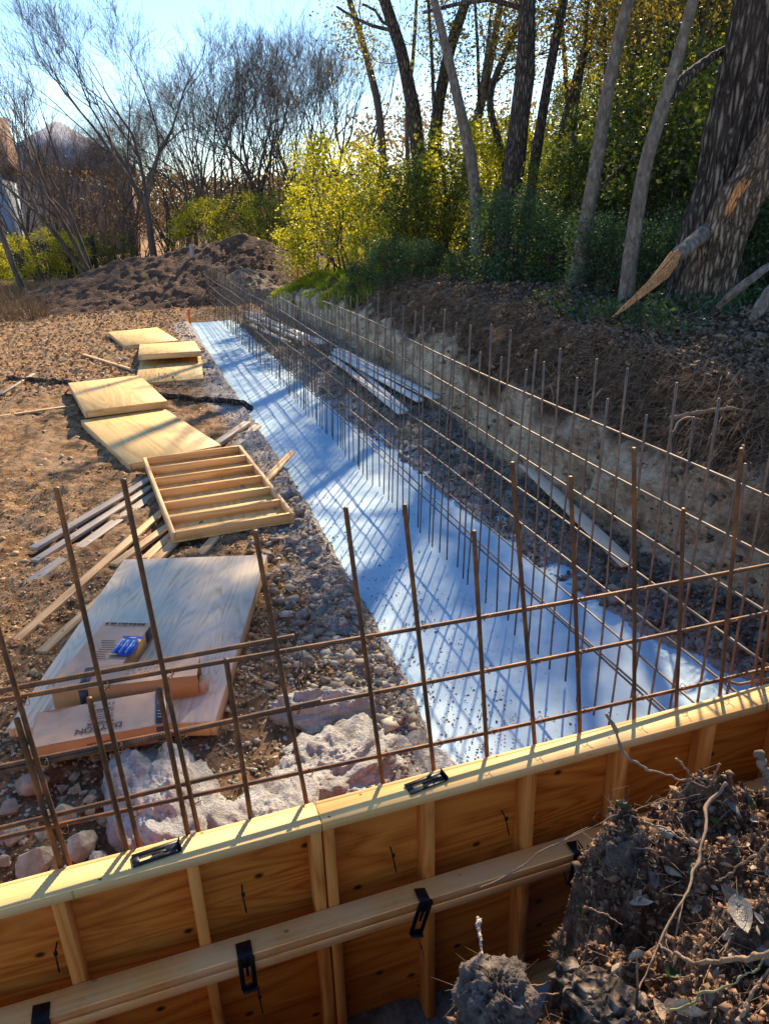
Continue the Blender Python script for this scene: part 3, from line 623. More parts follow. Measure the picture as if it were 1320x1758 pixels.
while x<.15: wl=random.uniform(.012,.03); mk.box((x,.35,.1285),(wl,.022,.001)); x+=wl+.007
mk.build('edge_print',M['ink'],b3); 
MB().box((.1812,.30,.07),(.001,.09,.09)).build('printed_band',M['tape'],b3)
mk=MB()
for yy in np.linspace(-.10,.12,9): mk.box((-.01+.02*math.sin(yy*40),yy,.1285),(.10,.006,.001))
mk.build('small_print',M['ink'],b3)
pk=empty('marker_packet',(-.33,4.79,.378),rz=R_(-24)); tag(pk,'blue and yellow hanging packet of blue crayons on the rear cardboard box','packet')
MB().box((0,0,.001),(.15,.24,.003)).build('backing_card',M['blue'],pk); 
MB().box((.058,.055,.0035),(.03,.05,.002)).build('yellow_patch',M['yellow'],pk);MB().box((-.058,.055,.0035),(.03,.05,.002)).build('yellow_patch',M['yellow'],pk);MB().box((-.05,-.112,.0035),(.05,.014,.002)).build('yellow_patch',M['yellow'],pk)
for i in range(6):
    mb=MB(); x=-.055+i*.022; mb.tube([(x,-.10,.012),(x,.045,.012)],.0085,8); mb.build('crayon',M['blue' if i%2 else 'blue_pale'],pk,True)
MB().box((0,.05,.004),(.07,.012,.0015)).build('pale_print',M['paper'],pk); MB().box((0,.095,.004),(.045,.012,.0015)).build('pale_print',M['paper'],pk)
# ================================================================ spilled cement lumps
def lump(c,rad,label,seed,rz=0,n=110):
    m=80; a=np.linspace(0,2*np.pi,n); t=np.linspace(0,1,m); A,T=np.meshgrid(a,t,indexing='ij')
    rr=np.sin(T*np.pi/2); X_=np.cos(A)*rr; Y_=np.sin(A)*rr; Z_=np.cos(T*np.pi/2)
    p=np.stack([X_,Y_,Z_],-1); d=1+.34*fbm(p*1.5+seed,3,seed)+.13*fbm(p*4+seed,4,seed+3)+.075*fbm(p*16,4,seed+5)
    ridge=np.abs(fbm(p*2.4+seed*3,3,seed+8)); d=d*(.88+.22*ridge)
    ca,sa=math.cos(rz),math.sin(rz)
    x=X_*rad[0]*d; y=Y_*rad[1]*d; z=(Z_**.7)*rad[2]*1.3*d-.05
    V=np.stack([c[0]+x*ca-y*sa,c[1]+x*sa+y*ca,c[2]+z],-1)
    mb=MB().grid(V.reshape(-1,3),n,m); return tag(mb.build('cement_lump',M['cement'],None,True),label,'cement lump','lumps of spilled cement')
cm,nt,bs=nmat('spilled_cement'); v=coords(nt); n_=noise(nt,v,5,7,.65); n3=noise(nt,v,55,4,.7)
c=ramp(nt,n_,[(.3,(.23,.21,.175)),(.48,(.47,.455,.42)),(.72,(.68,.67,.64))]); c=mixc(nt,mapr(nt,n3,.60,.68,0,.6),c,(.22,.17,.14))
nt.links.new(c,bs.inputs['Base Color']); bs.inputs['Roughness'].default_value=.95; bump(nt,bs,math_(nt,'ADD',n3,noise(nt,v,18,6,.7)),1.,.03); M['cement']=cm
lump((-.18,3.35,.06),(.34,.62,.26),'big smooth pale cement lump below the lettered box',3,.1)
lump((.30,3.05,.03),(.36,.50,.24),'creased cement lump right behind the top plate, left of the form joint',12,-.3)
lump((.78,3.42,.03),(.46,.36,.23),'sunlit rough white cement lump above the form joint',21,.5)
lump((.86,3.98,.04),(.42,.20,.20),'long bluish cement ridge highest in the heap, by the wire pins',33,-.2)
lump((1.22,3.25,.0),(.26,.40,.13),'flat cement lump spreading onto the slab edge',44,.2)
lump((-.52,3.02,.02),(.20,.24,.16),'small pale cement lump among the stones at the left',55,.2)
lump((.55,2.62,.02),(.40,.26,.16),'low cement lump hidden close behind the top plate',66,0)
# ================================================================ stones
import bmesh
def stone(name,c,r,label,seed,mat,group,cat,squash=.75,parts=3):
    bm=bmesh.new(); r_=np.random.default_rng(seed)
    for q in r_.normal(size=(16+int(r>.06)*14,3)):
        q=q/np.linalg.norm(q)*r_.uniform(.82,1.08); bm.verts.new(q*np.array([1,.8,squash])*r)
    res=bmesh.ops.convex_hull(bm,input=bm.verts); bmesh.ops.delete(bm,geom=[g for g in res['geom_interior'] if isinstance(g,bmesh.types.BMVert)],context='VERTS')
    if r>.045:
        bmesh.ops.bevel(bm,geom=list(bm.edges),offset=r*.035,segments=1,affect='EDGES',profile=.6)
        bmesh.ops.triangulate(bm,faces=bm.faces); bmesh.ops.subdivide_edges(bm,edges=bm.edges,cuts=1)
        V=np.array([v.co[:] for v in bm.verts]); D=fbm(V/r*2.2+seed,4,seed%31)*.16*r
        for v_,d_ in zip(bm.verts,D): v_.co*=1+float(d_)/r
    me=bpy.data.meshes.new(name); bm.to_mesh(me); bm.free(); me.materials.append(M[mat])
    o=bpy.data.objects.new(name,me); col.objects.link(o); o.location=c; o.rotation_euler=(0,0,random.uniform(0,6.3)); return tag(o,label,cat,group)
lab='pale broken stone in the rubble left of the cement lumps'
sd_=0
for (x,y,r) in [(-.90,3.86,.10),(-.71,3.54,.085),(-.62,3.29,.10),(-.86,4.10,.05),(-1.02,3.74,.07),(-.48,3.70,.05),(-.84,3.25,.11),(-.56,4.0,.045),(-.66,3.75,.05),(-.80,3.45,.06),(-.95,3.5,.07),(-.7,2.95,.09),(-.5,3.45,.05)]:
    sd_+=1; stone('stone',(x,y,gz(x,y)+r*.35),r,'larger '+lab,sd_,'rock','larger stones in the rubble','stone')
for i in range(90):
    x=random.uniform(-1.5,-.33);y=random.uniform(2.3,4.15);r=random.uniform(.015,.05); sd_+=1
    stone('stone',(x,y,gz(x,y)+r*.4),r,'small '+lab,sd_,'rock','small stones in the rubble','stone')
for i in range(46):
    y=random.uniform(3.9,8); x=float(np.interp(y,YL,XL))-abs(random.gauss(.25,.3))-.05
    if x<.75+.1*(y-5) : continue
    r=random.uniform(.02,.075); sd_+=1
    stone('clod',(x,y,gz(x,y)+r*.3),r,'cement-dusted clod on the soil edge beside the slab',sd_,'dustclod' if 'dustclod' in M else 'rock','clods along the slab edge','clod')
for i in range(60):
    y=random.uniform(2.6,13); x=random.uniform(float(np.interp(y,YR,XR))+.05,4.15); r=random.uniform(.03,.12); sd_+=1
    stone('clod',(x,y,gz(x,y)+r*.3),r,'muddy broken clod in the shaded ditch at the foot of the bank',sd_,'mudclod','muddy clods at the foot of the bank','clod')
# ================================================================ dirt mounds
def mound(name,cx,cy,prof_x,prof_z,dy0,dy1,label,seed,mat,amp=.16):
    X0,X1=prof_x[0],prof_x[-1]; A,B=np.meshgrid(np.linspace(X0-1.5,X1+1.5,170),np.linspace(cy-dy0,cy+dy1,130),indexing='ij')
    wv=.5*fbm(np.stack([B*.5,A*0,A*0],-1),2,seed)
    h=np.interp(A+wv,prof_x,prof_z); t=np.where(B<cy,(cy-B)/dy0,(B-cy)/dy1)
    h=h*np.clip(1-t,0,1)**.85
    p=np.stack([A,B,A*0],-1); C=h-.12+(amp*fbm(p*1.1,5,seed+1)+.10*np.abs(fbm(p*3.1,4,seed+2))+.07*fbm(p*8,4,seed+6))*np.clip(h*2.5,0,1)
    C=C+ground_z(A,B)*.35-.1*(1-np.clip(h*6,0,1))
    o=MB().grid(np.stack([A,B,C],-1).reshape(-1,3),170,130).build(name,M[mat],None,True)
    return tag(o,label,'dirt mound')
M['near_soil']=bm_
M['mound']=simple('mound_soil',[(.3,(.045,.021,.011)),(.5,(.11,.056,.03)),(.66,(.20,.11,.062)),(.78,(.38,.25,.15))],5,10,.95,1.,.08,bscale=14)
M['mound2']=simple('tan_spoil',[(.3,(.08,.055,.038)),(.5,(.22,.155,.105)),(.75,(.42,.33,.24))],6,10,.95,1.,.06,bscale=16)
mound('dirt_mound',2,27.8,[-4.2,-3.2,-1.1,.6,1.9,3.1,4.0,4.8,5.6,6.5,7.4],[0,.5,1.2,1.55,1.8,1.95,2.15,1.95,1.5,.7,0],3.6,4.5,'long high mound of dark dug soil across the far end of the site',71,'mound')
mound('dirt_mound',4,25.6,[2.5,3.2,3.9,4.6,5.3,6.0,6.6],[0,.95,1.22,1.05,.75,.45,0],1.9,1.9,'smaller tan spoil heap of roots and soil in front of the long mound',83,'mound2',.2)
mb=MB()  # clods & stones over the mounds
for _ in range(1):
    N=2600; x=rng.uniform(-3.6,6.9,N); y=rng.uniform(24,29.2,N)
h=np.interp(x,[-4.2,-3.2,-1.1,.6,1.9,3.1,4.0,4.8,5.6,6.5,7.4],[0,.15,.85,1.2,1.5,1.7,1.95,1.75,1.4,.7,0])
# ================================================================ scattered cover (uncountable)
def flakes(name,N,xf,yf,zf,smin,smax,mat,flat=.5,lift=.01,mask=None,asp=.55):
    x=xf(N);y=yf(N)
    if mask is not None: k=mask(x,y); x=x[k];y=y[k]
    z=zf(x,y)+lift
    mb=MB(); mb.leaves(np.stack([x,y,z],-1),rng.uniform(smin,smax,len(x)),flat,asp); return tag(mb.build(name,M[mat]),kind='stuff')
inv=lambda a,b:(lambda N:1/rng.uniform(1/b,1/a,N))
clear=lambda x,y:(x<np.interp(y,YL,XL)+.02)&(fbm(np.stack([x*.8,y*.8,x*0],-1),3,5)>-.22)
flakes('mulch',60000,lambda N:rng.uniform(-7,1.7,N),inv(4.2,24),ground_z,.010,.042,'mulch',.55,.008,clear)
flakes('mulch',26000,lambda N:rng.uniform(-14,2,N),lambda N:rng.uniform(14,34,N),ground_z,.05,.12,'mulch',.4,.02,lambda x,y:(x<1.5))
flakes('gravel',100,lambda N:rng.uniform(-1.7,1.5,N),lambda N:rng.uniform(2.3,4.6,N),ground_z,.01,.035,'leaf_litter',.2,.008,lambda x,y:(x<np.interp(y,YL,XL)))
flakes('ditch_debris',9000,lambda N:rng.uniform(2.85,4.3,N),inv(2.5,20),ground_z,.015,.06,'leaf_litter',.3,.01,lambda x,y:x>np.interp(y,YR,XR))
flakes('leaf_litter',70000,lambda N:rng.uniform(5.0,22,N),inv(5,34),ground_z,.03,.10,'leaf_litter',.4,.02,lambda x,y:base_z(x,y)[1]>.9)
flakes('bank_crumbs',42000,lambda N:rng.uniform(4.0,6.6,N),inv(2.5,20),ground_z,.012,.05,'soilcrumb',0,.012,lambda x,y:(base_z(x,y)[1]>.38)&(base_z(x,y)[1]<1.9))
flakes('ground_cover',16000,lambda N:rng.uniform(5.2,11,N),inv(7,22),lambda x,y:ground_z(x,y)+rng.uniform(0,.22,len(x)),.04,.10,'leaf_dark',0,.02,lambda x,y:(base_z(x,y)[1]>1.3)&(fbm(np.stack([x*.7,y*.7,x*0],-1),3,99)>.02))
def crumbs(name,N,xf,yf,zf,smin,smax,mat,mask=None,lift=.004,pw=2.):
    x=xf(N);y=yf(N)
    if mask is not None: k=mask(x,y); x=x[k];y=y[k]
    sz=smin+(smax-smin)*rng.uniform(0,1,len(x))**pw*1.
    return tag(MB().blobs(np.stack([x,y,zf(x,y)+lift],-1),sz).build(name,M[mat]),kind='stuff')
M['gravel']=leafmat('gravel_stone',[(.15,.125,.085),(.31,.27,.20),(.48,.44,.35),(.22,.175,.12)],0,.9)
M['clodmix']=leafmat('clod_mix',[(.05,.035,.025),(.14,.10,.07),(.27,.21,.16),(.09,.065,.045)],0,.95)
crumbs('gravel',7000,lambda N:rng.uniform(-1.7,1.5,N),lambda N:rng.uniform(2.2,4.6,N),ground_z,.008,.05,'gravel',lambda x,y:(x<np.interp(y,YL,XL)-.05))
crumbs('soil_lumps',4200,lambda N:rng.uniform(-5,1.7,N),inv(4.2,24),ground_z,.008,.10,'mulch',lambda x,y:x<np.interp(y,YL,XL)-.02,pw=3)
crumbs('soil_lumps',7000,lambda N:rng.uniform(2.85,4.3,N),inv(2.4,20),ground_z,.012,.10,'clodmix',lambda x,y:x>np.interp(y,YR,XR),pw=3)
crumbs('soil_lumps',14000,lambda N:rng.uniform(4.2,6.4,N),inv(2.4,20),ground_z,.012,.11,'soilcrumb',lambda x,y:(base_z(x,y)[1]>.42)&(base_z(x,y)[1]<1.9),pw=3)
crumbs('cement_crumbs',3500,lambda N:rng.uniform(1.0,1.85,N),inv(3.6,12),ground_z,.008,.05,'gravel',lambda x,y:np.abs(x-np.interp(y,YL,XL))<.4,pw=3)
crumbs('mound_stones',3500,lambda N:rng.uniform(-3.6,7,N),lambda N:rng.uniform(24.2,28.5,N),lambda x,y:.0*x+np.maximum(ground_z(x,y)*.35-.1+np.interp(x,[-4.2,-3.2,-1.1,.6,1.9,3.1,4.0,4.8,5.6,6.5,7.4],[0,.15,.95,1.35,1.65,1.85,2.1,1.9,1.5,.7,0])*np.clip(1-np.abs(27.8-y)/3.6,0,1)**.85,ground_z(x,y)),.03,.16,'soilcrumb',pw=3)
crumbs('slab_debris',1500,lambda N:1.5+np.abs(rng.normal(0,.45,N)),inv(3.2,9),lambda x,y:x*0,.004,.022,'soilcrumb',None,.004,2)
def clayx(N): return rng.uniform(0,.30,N)
Nn=900; yy=1/rng.uniform(1/17.,1/2.4,Nn); uu=rng.uniform(.0,.26,Nn); xx=np.interp(yy,YB,XB)+.13*fbm(np.stack([yy*1.1,yy*0,yy*0],-1),4,11)+uu
tag(MB().blobs(np.stack([xx-.03,yy,ground_z(xx,yy)],-1),.015+.10*rng.uniform(0,1,Nn)**3).build('clay_crumbs',M['clodmix']),kind='stuff')
crumbs('broken_limestone',900,lambda N:rng.uniform(.7,1.6,N),inv(3.6,8.5),ground_z,.02,.14,'gravel',lambda x,y:(x<np.interp(y,YL,XL)+.02)&(x>np.interp(y,YL,XL)-.7),.01,3)
# young grass on the bank shoulder
N=16000; x=rng.uniform(4.2,7.6,N);y=rng.uniform(17.0,23.5,N); k=(base_z(x,y)[1]>.1)&(base_z(x,y)[1]<3.2)&(fbm(np.stack([x*1.5,y*1.5,x*0],-1),3,98)>-.35); x=x[k];y=y[k]; z=ground_z(x,y)
mb=MB(); h_=rng.uniform(.06,.17,len(x)); dx=rng.normal(0,.05,(len(x),2)); P0=np.stack([x,y,z-.02],-1);P1=P0+np.stack([dx[:,0],dx[:,1],h_],-1); mb.segs(P0,P1,np.full(len(x),.012),np.full(len(x),.003),3)
tag(mb.build('grass',M['grass']),kind='stuff')
N=9000; x=rng.uniform(-9,-2.2,N);y=rng.uniform(24,33,N); z=ground_z(x,y); h_=rng.uniform(.15,.5,N); dx=rng.normal(0,.12,(N,2)); P0=np.stack([x,y,z-.02],-1);P1=P0+np.stack([dx[:,0],dx[:,1],h_],-1)
tag(MB().segs(P0,P1,np.full(N,.014),np.full(N,.004),3).build('dry_grass',M['straw']),kind='stuff')
# torn fine roots hanging from the cut bank
N=9000; y=1/rng.uniform(1/19.,1/2.4,N); xb=np.interp(y,YB,XB); u=rng.uniform(.3,1.3,N); x=xb+u; z=ground_z(x,y); P0=np.stack([x,y,z+.01],-1)
L=.05+.3*rng.uniform(0,1,N)**2; d=np.stack([-np.abs(rng.normal(.7,.4,N)),rng.normal(0,.6,N),rng.normal(-.25,.45,N)],-1); d/=np.linalg.norm(d,axis=1)[:,None]
P1=P0+d*L[:,None]; P2=P1+(d*.6+np.array([0,0,-.7]))*L[:,None]*.8
mb=MB(); mb.segs(P0,P1,np.full(N,.0038),np.full(N,.0028)); mb.segs(P1,P2,np.full(N,.0028),np.full(N,.001)); tag(mb.build('fine_roots',M['root']),kind='stuff')
def root(pts,r,label,mat='root'):
    P=np.array(pts,float); t=np.linspace(0,1,len(P)); tt=np.linspace(0,1,40); Q=np.stack([np.interp(tt,t,P[:,i]) for i in range(3)],-1)
    Q=Q+.02*np.stack([fbm(np.stack([tt*6,tt*0+i,tt*0+len(label)],-1),3,9) for i in range(3)],-1)
    mb=MB(); mb.tube(Q,r*(1.05-.75*tt)*(1+.15*np.sin(tt*40)),8); return tag(mb.build('root',M[mat],None,True),label,'root','torn roots in the cut bank')
def gpt(x,y,l=.04): return (x,y,gz(x,y)+l)
root([gpt(4.62,5.62,.02),gpt(4.72,5.4,.10),gpt(4.8,5.1,.10),gpt(4.95,4.8,.02)],.030,'thick pale broken root end sticking out high on the bank, right')
root([(4.75,6.6,1.18),(4.45,6.5,1.30),(4.25,6.4,1.22),(4.18,6.1,.98)],.018,'curved root arching out of the bank above the light clay')
root([(4.75,5.3,1.25),(4.40,5.2,1.34),(4.22,5.1,1.25),(4.16,5.0,.9),(4.2,4.95,.5)],.016,'long looping root hanging in front of the bank near the tall bars')
root([(4.6,5.9,1.15),(4.35,5.8,.8),(4.28,5.7,.35)],.014,'thin dark root running down the clay face')
root([(4.7,7.6,1.1),(4.4,7.4,1.15),(4.25,7.0,.95)],.014,'thin root poking from the bank near its middle')
root([gpt(5.4,4.9,.02),gpt(5.6,4.8,.22),gpt(5.9,4.75,.38),gpt(6.2,4.8,.42)],.045,'stout root branch rising on the bank top by the right picture edge','twig')
# ================================================================ stakes
def stake(p,h,r,label,mat_body,mat_tip,cat='survey stake',tip=.12):
    t=empty('survey_stake' if mat_tip else 'wooden_stake',p,rot=(random.uniform(-.06,.06),random.uniform(-.06,.06),.4)); tag(t,label,cat)
    mb=MB(); mb.box((0,0,h/2-.1),(r*2,r*1.4,h+.2)); bev(mb.build('shaft',M[mat_body],t))
    if mat_tip: bev(MB().box((0,0,h-tip/2+.003),(r*2.3,r*1.8,tip)).build('painted_tip',M[mat_tip],t))
stake((2.35,27.1,.55),1.35,.05,'weathered wooden stake, left one of two before the mound','lum_old',None,'wooden stake')
stake((2.95,27.6,.65),1.15,.05,'weathered wooden stake, right one of two before the mound','lum_old',None,'wooden stake')
stake((1.64,22.3,gz(1.64,22.3)),.42,.025,'low orange marker stake at the far end of the slab','orange','orange',tip=.2)
stake((4.86,22.6,gz(4.86,22.6)),.42,.022,'thin orange marker stake in the grass beyond the rebar','orange','orange',tip=.2)
stake((7.59,13.1,gz(7.59,13.1)),.62,.020,'bright pink marker stake among the dark green shrubs','pink','pink',tip=.4)
bgk=MB(); n=20;m=12; a=np.linspace(0,2*np.pi,n); t=np.linspace(0,np.pi,m); A,T=np.meshgrid(a,t,indexing='ij'); p=np.stack([np.cos(A)*np.sin(T),np.sin(A)*np.sin(T),np.cos(T)],-1)
V=p*(1+.3*fbm(p*2,3,4))[...,None]*np.array([.20,.16,.17])+np.array([6.78,26.9,.52]); bgk.grid(V.reshape(-1,3),n,m); tag(bgk.build('plastic_bag',M['paper'],None,True),'small crumpled white bag on the ground right of the mounds','bag')
# ================================================================ trees
ZMAX=[1e9]
def grow(p,d,L,r,lvl,out,tips,spread=.55,up=.12,kids=(3,5),shrink=.68,lean=None,minr=.004,wig=.16):
    """recursive bare branching: out collects (p0,p1,r0,r1)"""
    n=4 if lvl<4 else 3; q=np.array(p,float); d=np.array(d,float); r0=r
    nodes=[]
    for i in range(n):
        d=d+np.array([random.gauss(0,wig),random.gauss(0,wig),random.gauss(0,wig)+up*.5]); d/=np.linalg.norm(d)
        q2=q+d*L/n; r1=max(r0*.86,minr); out.append((q,q2,r0,r1)); q=q2; r0=r1; nodes.append((q,d.copy(),r0))
    if lvl<=0: tips.append(q); return
    if q[2]>ZMAX[0]: return
    k=random.randint(*kids)
    for j in range(k):
        i=n-1 if j==0 else random.randint(0 if lvl<3 else 1,n-1)
        b,bd,br=nodes[i]
        v=np.array([random.gauss(0,1) for _ in range(3)]); v-=bd*(v@bd); v/=np.linalg.norm(v)+1e-9
        s=spread*(.5 if j==0 else random.uniform(.7,1.3)); nd=bd+v*s+np.array([0,0,up]); nd/=np.linalg.norm(nd)
        grow(b,nd,L*shrink*random.uniform(.75,1.1),max(br*(.8 if j==0 else random.uniform(.5,.7)),minr),lvl-1,out,tips,spread,up,kids,shrink,lean,minr,wig)
def segmesh(out,thr=.03):
    mb=MB(); a=[s for s in out if s[2]>=thr]; b=[s for s in out if s[2]<thr]
    for L,n in ((a,7),(b,3)):
        if L: mb.segs([s[0] for s in L],[s[1] for s in L],[s[2] for s in L],[s[3] for s in L],n)
    return mb
def trunk_mesh(P,r,seed,n=36,rough=.12,ridges=9):
    P=np.array(P,float);t=np.linspace(0,1,len(P)); tt=np.linspace(0,1,90); Q=np.stack([np.interp(tt,t,P[:,i]) for i in range(3)],-1)
    k=np.ones(9)/9
    for i in range(3):
        e=np.concatenate([np.full(4,Q[0,i])-(Q[1,i]-Q[0,i])*np.arange(4,0,-1),Q[:,i],np.full(4,Q[-1,i])+(Q[-1,i]-Q[-2,i])*np.arange(1,5)]); Q[:,i]=np.convolve(e,k,'valid')
    rr=np.interp(tt,np.linspace(0,1,len(r)),r)*(1+.35*np.exp(-tt*22))
    mb=MB(); mb.tube(Q,rr,n); V=mb.v[0]; C=np.repeat(Q,n,0); D=V-C; L=np.linalg.norm(D,axis=1)
    ang=np.tile(np.linspace(0,2*np.pi,n,endpoint=False),90); pp=np.stack([np.cos(ang)*ridges*.3,np.sin(ang)*ridges*.3,np.repeat(tt,n)*ridges],-1)
    f=1+rough*(fbm(pp,4,seed)*1.1)+rough*1.1*np.abs(fbm(pp*np.array([3.4,3.4,.55]),3,seed+5)); mb.v[0]=C+D*f[:,None]
    return mb
def wtree(pix,dist,rad,bark_,label,seed,limbs=5,lv=3,leaves=0,lmat='leaf_crown',lsize=.09,group='trees of the wood on the bank',limb_from=.45,limbL=2.2,top_ext=2.,lspread=.32,cat='tree',rough=.12,shade_canopy=None):
    """a woodland tree whose trunk follows measured points; it goes on above the picture with limbs, twigs and leaves thinned for sun; some get unseen leaves added for shade"""
    random.seed(seed)
    P=[at(px,py,dist) for px,py in pix]; 
    base=P[0].copy(); base[2]=gz(base[0],base[1])-.15; P[0]=base
    d=P[-1]-P[-2]; d/=np.linalg.norm(d); P.append(P[-1]+d*.8); P.append(P[-1]+d*.8)
    P=np.array(P); root_=empty('tree',tuple(base)); tag(root_,label,cat,group); off=-base
    r=np.linspace(rad,rad*.42,len(P))
    trunk_mesh(P+off,r,seed,n=96 if rad>.28 else 36,rough=rough).build('trunk',M[bark_],root_,True)
    tips=[]
    cum=np.linspace(0,1,len(P))
    ZMAX[0]=3.17+dist*.2-.1-base[2]
    for i in range(limbs):
        s=random.uniform(limb_from,1.0) if i else 1.0; p=np.array([np.interp(s,cum,(P+off)[:,k]) for k in range(3)])
        a=random.uniform(0,6.28); nd=np.array([math.cos(a),math.sin(a),random.uniform(.35,1.1)]); nd/=np.linalg.norm(nd); out=[]
        grow(p,nd,limbL*random.uniform(.6,1.1)*(.55 if s>.85 else 1),rad*.27*(1.1-s*.4),lv,out,tips,spread=.6,up=.10,kids=(3,4),shrink=.7)
        if out: segmesh(out).build('limb',M[bark_],root_)
    ZMAX[0]=1e9
    if leaves and tips:
        T=np.array(tips); zt=T[:,2]+base[2]; kp=(zt<3.2+dist*.2+.3)|(rng.uniform(0,1,len(T))<.05); T=T[kp]; leaves=int(leaves*max(.25,kp.mean())); c=T[rng.integers(0,len(T),leaves)]+rng.normal(0,lspread,(leaves,3)); mb=MB(); mb.leaves(c,rng.uniform(lsize*.6,lsize*1.3,leaves)); mb.build('crown',M[lmat],root_)
    if shade_canopy:  # added crown above the view, shaped to throw shade on panels and slab
        cc,cr,nl=shade_canopy; cc=np.array(cc)-base; topp=(P+off)[-1]; Tc=[]
        for i in range(16):
            v=rng.normal(size=3); v/=np.linalg.norm(v); tgt=cc+v*np.array(cr)*rng.uniform(.3,.9); Tc.append(tgt)
            s_=rng.uniform(.8,1.); p0=np.array([np.interp(s_,cum,(P+off)[:,k]) for k in range(3)]) if i else topp
            t=np.linspace(0,1,8)[:,None]; Q=p0+(tgt-p0)*t; Q[:,2]+=.35*np.sin(t[:,0]*np.pi); mb=MB(); mb.tube(Q,rad*.20*(1-.85*t[:,0]),6); mb.build('limb',M[bark_],root_)
        Tc=np.array(Tc); c=Tc[rng.integers(0,len(Tc),nl)]+rng.normal(0,.30,(nl,3)); MB().leaves(c,rng.uniform(.06,.14,nl)).build('crown',M[lmat],root_)
    return root_
wtree([(1205,530),(1218,440),(1238,330),(1262,200),(1285,90),(1305,0)],11.6,.40,'bark_big','biggest tree, thick deeply furrowed trunk at the right picture edge',101,6,4,5200,'leaf_crown',limb_from=.7,limbL=2.6,top_ext=2.5,rough=.34)
o=wtree([(1190,535),(1225,450),(1268,350),(1310,275),(1370,180)],11.0,.30,'bark_brown','leaning brown trunk with a torn orange bark patch, crossing the biggest trunk',102,4,3,1800,'leaf_crown',limb_from=.75,limbL=2.4,top_ext=3,rough=.3)
wtree([(985,505),(1003,400),(1020,300),(1038,180),(1062,60),(1080,0)],13.,.120,'bark_grey','slim grey leaning trunk left of another slim grey trunk, behind the bank',103,5,4,2600,limb_from=.72,limbL=2.4,top_ext=2)
wtree([(1072,530),(1083,430),(1105,290),(1135,190),(1165,90),(1190,0)],11.,.100,'bark_grey','slim grey leaning trunk that forks to the right, nearest the bank edge',104,5,4,2400,limb_from=.75,limbL=2.2,top_ext=2)
wtree([(868,440),(878,330),(888,230),(902,130),(903,50),(905,0)],18.,.25,'bark_dark','dark straight trunk in the middle of the wood, beside a thinner twin',105,6,4,5200,limb_from=.6,limbL=2.8,shade_canopy=((7.7,17.5,9.6),(1.45,1.9,.9),4300))
wtree([(905,400),(915,290),(935,170),(955,60),(968,0)],19.5,.13,'bark_dark','thin dark trunk just right of the dark straight one',106,4,3,1600,limb_from=.6,limbL=2.2,shade_canopy=((11.1,18.0,9.5),(1.1,2.6,1.0),4600))
wtree([(728,420),(722,300),(710,190),(690,90),(660,0)],23.,.22,'bark_dark','dark trunk leaning left, left one of a V-shaped pair behind yellow shrubs',107,7,4,3600,limb_from=.4,limbL=2.6,top_ext=2)
wtree([(735,420),(742,290),(752,180),(770,90),(800,0)],23.5,.20,'bark_dark','dark trunk leaning right, right one of the V-shaped pair',108,7,4,3600,limb_from=.5,limbL=2.8,shade_canopy=((11.1,23.2,9.5),(1.0,2.0,1.0),2600))
wtree([(820,470),(817,370),(812,290),(790,190),(772,110),(755,40)],17.,.13,'bark_grey','pale thin crooked trunk with a swollen foot, left of the dark straight trunk',109,4,3,1500,limb_from=.6,limbL=1.8,top_ext=3)
wtree([(885,400),(870,290),(835,170),(880,60),(905,0)],21.,.10,'bark_dark','thin crooked dark stem bowing left behind the dark straight trunk',110,4,3,1200,limb_from=.5,limbL=2.,top_ext=3)
wtree([(650,430),(660,300),(650,180),(625,80),(600,0)],27.,.14,'bark_far','thin brown trunk at the left edge of the wood',111,6,4,1700,limb_from=.35,limbL=1.5,top_ext=3,lspread=.4)
wtree([(1010,420),(1030,300),(1065,180),(1100,70),(1130,0)],20.,.11,'bark_dark','thin dark stem seen between the two slim grey trunks',112,5,4,2400,limb_from=.4,limbL=2.2,top_ext=3)
wtree([(945,420),(950,300),(985,150),(1015,50),(1030,0)],24.,.15,'bark_dark','far dark stem leaning right, left of the slim grey trunks',113,6,4,5000,limb_from=.4,limbL=2.6,top_ext=3)
wtree([(1160,420),(1150,300),(1140,180),(1150,60),(1155,0)],22.,.14,'bark_dark','far dark stem behind the forking slim trunk',114,7,4,4200,limb_from=.3,limbL=2.6,top_ext=3,lspread=.4)
wtree([(790,400),(800,280),(830,160),(850,60),(860,0)],26.,.15,'bark_far','far brown stem between the V-shaped pair and the dark trunk',115,7,4,6000,limb_from=.3,limbL=2.6,top_ext=3,lspread=.4)
wtree([(1290,430),(1300,300),(1320,150),(1340,50)],18.,.14,'bark_dark','dark stem behind the leaning brown trunk at the right edge',116,6,4,3600,limb_from=.3,limbL=2.4,top_ext=3,lspread=.4)
for i,(x0,x1,ds,rd,lv_) in enumerate([(690,715,24,.07,1500),(765,735,22,.06,1500),(800,845,27,.08,2600),(840,815,25,.06,2000),(925,890,25,.07,2800),(975,1010,22,.06,2600),(1000,960,27,.09,3600),(1055,1035,19,.05,2200),(1095,1150,24,.08,3400),(1125,1090,20,.06,2600),(1150,1215,18,.05,2400),(1245,1200,20,.07,3200)]):
    wtree([(x0,430),(x0*.8+x1*.2+6,320),(x0*.5+x1*.5-5,200),(x0*.2+x1*.8,90),(x1,0)],ds,rd,'bark_dark' if i%2 else 'bark_far',['slender sapling left of the V-shaped pair','thin sapling crossing behind the right arm of the V-shaped pair','far slender stem leaning right of the V-shaped pair','thin sapling left of the pale crooked trunk','far sapling leaning left behind the dark straight trunk','thin sapling left of the first slim grey trunk','far stem crossing behind the thin twin trunk','thin sapling close between the slim grey trunks','far stem leaning right behind the forking trunk','sapling leaning left behind the forking trunk','thin sapling leaning right before the biggest trunk','slender stem behind the biggest trunk'][i],140+i,7,3,lv_,'leaf_crown',limb_from=.3,limbL=1.9,lspread=.36)
